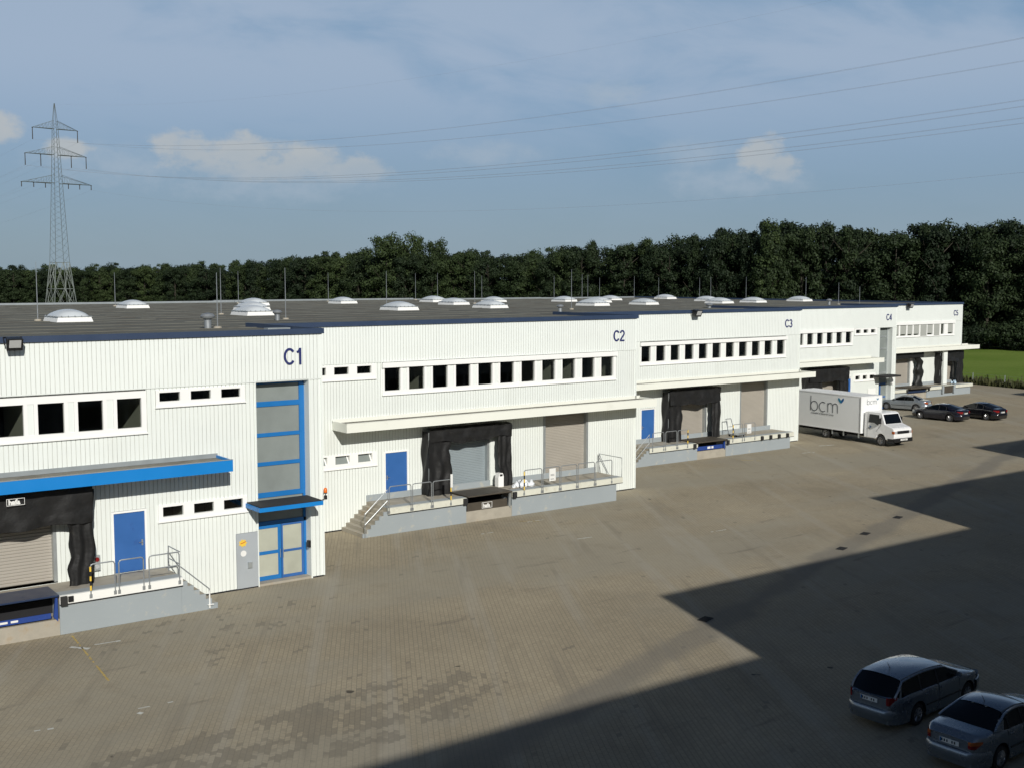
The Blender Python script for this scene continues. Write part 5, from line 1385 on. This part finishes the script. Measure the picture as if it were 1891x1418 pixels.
span("earth_wire", PY + Vector((0, 0, 54.6)), P2 + Vector((0, 0, 54.6)), 11, .006, 40, "thin earth wire rising from the pylon tip across the upper sky", None)

# ------------------------------------------------------------------ trees
def leaf_cloud(mb, c, rad, n, size, rr, m, zs=1.0):
    for k in range(n):
        u = rr.uniform(-1, 1); a = rr.uniform(0, 2 * pi); s = sqrt(1 - u * u); d = Vector((s * cos(a), s * sin(a), u))
        r_ = rr.uniform(.55, 1.15) if rr.random() < .85 else rr.uniform(1.1, 1.5); p = Vector(c) + Vector((d.x * rad[0], d.y * rad[1], d.z * rad[2])) * r_
        nrm = (d + Vector((rr.uniform(-.7, .7), rr.uniform(-.7, .7), rr.uniform(-.4, .9)))).normalized()
        t1 = nrm.cross(Vector((0, 0, 1)) if abs(nrm.z) < .9 else Vector((1, 0, 0))).normalized(); t2 = nrm.cross(t1); an = rr.uniform(0, pi)
        e1 = (t1 * cos(an) + t2 * sin(an)) * size * rr.uniform(.6, 1.15); e2 = (-t1 * sin(an) + t2 * cos(an)) * size * rr.uniform(.4, .8)
        mb.poly([p - e1, p - e2 * .8 + e1 * .1, p + e1, p + e2], m)
def crown_mesh(kind, seed, m):
    """unit crown : height about 1 (0..1), half width about .3; scaled per tree"""
    rr = random.Random(seed); mb = MB(); H = 20.0
    cl = []
    if kind == 'broad':
        for k in range(84):
            z = rr.uniform(.10, .95) * H; w = 5.4 * (1 - ((z / H - .50) / .56) ** 2) ** .5 if abs(z / H - .5) < .56 else .8
            a = rr.uniform(0, 2 * pi); r_ = w * rr.uniform(.30, .95); cl.append(((cos(a) * r_, sin(a) * r_, z), rr.uniform(.7, 1.7)))
    elif kind == 'tall':
        for k in range(70):
            z = rr.uniform(.08, .97) * H; w = 3.9 * max(.12, (1 - (z / H)) ** .42); a = rr.uniform(0, 2 * pi); r_ = w * rr.uniform(.2, .9)
            cl.append(((cos(a) * r_, sin(a) * r_, z), rr.uniform(.55, 1.35)))
    elif kind == 'pine':
        for k in range(48):
            z = H * (.45 + .52 * rr.random()); w = 3.6 * (1 - ((z / H - .7) / .34) ** 2 * .8); a = rr.uniform(0, 2 * pi); r_ = w * rr.uniform(.2, 1)
            cl.append(((cos(a) * r_, sin(a) * r_, z), rr.uniform(.6, 1.2)))
    else:  # bush
        for k in range(14):
            z = rr.uniform(.05, .22) * H; a = rr.uniform(0, 2 * pi); r_ = rr.uniform(0, 4.2); cl.append(((cos(a) * r_, sin(a) * r_, z), rr.uniform(1.0, 2.0)))
    for c, r_ in cl:
        leaf_cloud(mb, c, (r_, r_, r_ * .72), int(105 * r_), .28, rr, m)
    return mb
def trunk_mb(rr, H, m):
    mb = MB(); x = y = 0.0; pts = [(0, 0, 0)]
    for k in range(1, 7): x += rr.uniform(-.25, .25); y += rr.uniform(-.25, .25); pts.append((x, y, H * .88 * k / 6))
    mb.tube(pts, [.36, .30, .26, .21, .16, .10, .04], m, 7)
    for k in range(9):
        i = rr.randint(2, 5); p = pts[i]; a = rr.uniform(0, 2 * pi); l = rr.uniform(2, 4)
        mb.tube([p, (p[0] + cos(a) * l * .5, p[1] + sin(a) * l * .5, p[2] + l * .35), (p[0] + cos(a) * l, p[1] + sin(a) * l, p[2] + l * .75)], [.12, .07, .03], m, 5)
    return mb
PROTO = {}
def proto(kind, v, dark):
    key = (kind, v, dark)
    if key not in PROTO:
        m = crown_mesh(kind, hash((len(kind), v)) % 1000 + v * 17, M_leafd if dark else M_leaf)
        o = m.build("crown", org=(0, 0, 0), fix=False); t = None if kind == 'bush' else trunk_mb(random.Random(v), 20.0, M_bark).build("trunk", org=(0, 0, 0))
        PROTO[key] = (o, t, [False])
    return PROTO[key]
GEN = "dark green tree of the wood behind the warehouse roofs"
def tree(x, y, h, kind, dark=False, label=None, group="trees of the wood behind the warehouse", wide=1.0, v=None, nm=None):
    v = R.randint(0, 2) if v is None else v
    cr, tr, used = proto(kind, v, dark)
    t = thing(nm or ("bush" if kind == 'bush' else "tree"), label or GEN, "bush" if kind == 'bush' else "tree", (x, y, -.1), R.uniform(0, 6.28), group)
    for o in (cr, tr):
        if o is None: continue
        if not used[0]: c = o
        else: c = o.copy(); COL.objects.link(c)
        c.parent = t
    used[0] = True
    s = h / 20.0; t.scale = (s * wide, s * wide, s)
    return t
def polar(pxx, depth):
    """point at the given sideways tangent (pxx in photo columns) and forward distance from the view point"""
    k = (pxx - 945.5) / 2150.0
    F = Vector((.5913, .8064)); Rr = Vector((.8064, -.5913))
    return F * depth + Rr * (k * depth)
DEPTH = [(-250, 395), (0, 385), (300, 350), (550, 318), (700, 295), (900, 275), (1100, 255), (1400, 225), (1650, 212), (1891, 200), (2300, 180)]
TOPY = [(-250, 492), (0, 491), (150, 490), (300, 485), (420, 484), (560, 468), (640, 462), (860, 460), (960, 462), (1040, 448), (1150, 446), (1250, 436), (1330, 420), (1420, 410), (1500, 408), (1560, 412), (1640, 418), (1700, 410), (1800, 412), (1891, 410), (2300, 400)]
x = -220.0
k_ = 0
while x < 2250:
    D = lerp_lin(DEPTH, x); step = 4.6 / D * 2150
    for row in range(3):
        if row == 1 and k_ % 3 == 0: continue
        Dr = D + row * 7 + R.uniform(-2.5, 2.5); xx = x + R.uniform(-.45, .45) * step
        ty = lerp_lin(TOPY, xx) + (8 if row == 0 else 2 if row == 1 else -1) * 215 / D + R.uniform(-5, 9) * 240 / D
        h = 12.0 + (515 - ty) / 2150 * Dr
        p = polar(xx, Dr); kd = R.choice(['broad', 'broad', 'tall', 'broad', 'tall', 'pine'] if row else ['broad', 'broad', 'tall'])
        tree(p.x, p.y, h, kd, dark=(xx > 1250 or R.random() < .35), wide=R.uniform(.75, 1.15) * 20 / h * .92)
    x += step; k_ += 1
x = -200.0
while x < 2250:
    D = lerp_lin(DEPTH, x) + 13; ty = lerp_lin(TOPY, x) + R.uniform(2, 9); h = 12.0 + (515 - ty) / 2150 * D; p = polar(x, D)
    tree(p.x, p.y, h, 'broad', dark=True, wide=1.45 * 20 / h, v=R.randint(0, 2)); x += 7.5 / D * 2150
# named individuals
for px_, ty, D, kd, wd, lb in ((715, 424, 292, 'broad', 1.15, "tall broad tree rising above the wood, left of the pair over C2"), (760, 424, 294, 'broad', .95, "broad tree joined to the tallest crown above the wood"), (808, 434, 290, 'broad', .85, "rounded tree top standing apart just right of the tallest crowns"),
                               (1418, 406, 222, 'tall', 1.0, "tall pointed tree top above the roof corner of C3"), (1722, 398, 214, 'broad', 1.25, "broad dark tree top, highest of the right-hand wood"), (1818, 400, 210, 'broad', 1.0, "high dark tree top near the right edge of the photo"), (1195, 440, 250, 'tall', .9, "thin pointed tree above the middle of the wood")):
    p = polar(px_, D); h = 12 + (515 - ty) / 2150 * D
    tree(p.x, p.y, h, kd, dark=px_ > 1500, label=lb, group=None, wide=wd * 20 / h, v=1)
# pale young tree near the pylon, bushes along the edge of the wood
p = polar(158, 360); tree(p.x, p.y, 12.2, 'tall', False, "pale young tree at the foot of the wood beside the pylon", None, .9, 2)
p = polar(235, 352); tree(p.x, p.y, 12.4, 'broad', False, "lighter green rounded tree behind the second skylight", None, 1.1, 0)
x = 1000.0
while x < 2200:
    D = lerp_lin(DEPTH, x) - 5; p = polar(x, D); tree(p.x, p.y, R.uniform(14, 22), 'bush', True, "low dark bush at the foot of the wood", "bushes at the foot of the wood"); x += R.uniform(22, 34)

# tall rough grass strip and wire fence at the yard's end
m = MB(); rr = random.Random(5)
for k in range(5200):
    yy = rr.uniform(40, 135); ex = lerp_lin([(40, 119.2), (60, 119.3), (69, 120.1), (76, 121.2), (90, 122.8), (150, 124.4)], yy); x_ = ex + abs(rr.gauss(0, 1.9)); h = rr.uniform(.25, .95) * (1.2 if rr.random() < .2 else .8); a = rr.uniform(0, pi); w = rr.uniform(.05, .16)
    dx, dy = cos(a) * w, sin(a) * w; l = rr.uniform(-.25, .25)
    m.poly([(x_ - dx, yy - dy, -.03), (x_ + dx, yy + dy, -.03), (x_ + dx * .3 + l, yy + dy * .3, h), (x_ - dx * .3 + l, yy - dy * .3, h * .95)], M_tuft)
tag(m.build("tall_grass", fix=False), "rough tall grass strip between the paved yard and the meadow", "grass", kind='stuff')
fn = thing("wire_fence", "low wire fence with thin pale posts along the meadow edge", "fence", (121.5, 74, 0))
fy = [46 + 4.35 * k for k in range(20)]
def fx_(yy): return lerp_lin([(40, 119.9), (60, 120.0), (69, 120.8), (76, 121.9), (90, 123.4), (150, 125.0)], yy)
for yy in fy:
    m = MB(); m.tube([(fx_(yy), yy, -.05), (fx_(yy), yy, 1.25)], .035, M_conc, 6); m.build("post", fn, org=(121.5, 74, 0))
m = MB()
for z in (.4, .8, 1.15): m.tube([(fx_(yy), yy, z) for yy in fy], .008, M_steel, 3)
m.build("wire", fn, org=(121.5, 74, 0))

# ------------------------------------------------------------------ the building the photo is taken from (casts the stepped shadow)
MB.org = Vector((0, -3, 0)); ob = thing("office_block", "tall stepped grey building whose stepped shadow lies across the yard", "building", (0, -3, 0))
HO = 14.6; vx, vy = sin(radians(SUN_AZ)) * HO / math.tan(radians(SUN_EL)), cos(radians(SUN_AZ)) * HO / math.tan(radians(SUN_EL))
tips = [(30.2, 31.66), (53.36, 39.46), (75.5, 47.2), (98.4, 55.2), (113.9, 67.0), (150, 75)]
steps = [(-45, 24.55 - vy)] + [(a - vx, b - vy) for a, b in tips]
m = MB(); rf = MB()
for k in range(len(steps) - 1):
    (xa, ya), (xb, yb_) = steps[k], steps[k + 1]
    m.box(xa, xb, -45, ya, 0, HO, M_office); rf.box(xa - .01, xb + .01, -45.02, ya + .02, HO + .001, HO + .03, M_roof)
m.build("wall", ob); rf.build("roof", ob)
for k in range(len(steps) - 1):
    (xa, ya), (xb, yb_) = steps[k], steps[k + 1]
    for z in (2.0, 5.6, 9.2, 12.0):
        w = MB(); w.box(xa + 1.5, xb - 1.5, ya + .003, ya + .03, z, z + 1.4, M_carglass)
        for j in range(1, 12): q = xa + 1.5 + (xb - xa - 3) * j / 12; w.box(q - .08, q + .08, ya + .031, ya + .05, z, z + 1.4, M_white)
        w.build("window_band", ob)
MB.org = Vector((0, 0, 0))
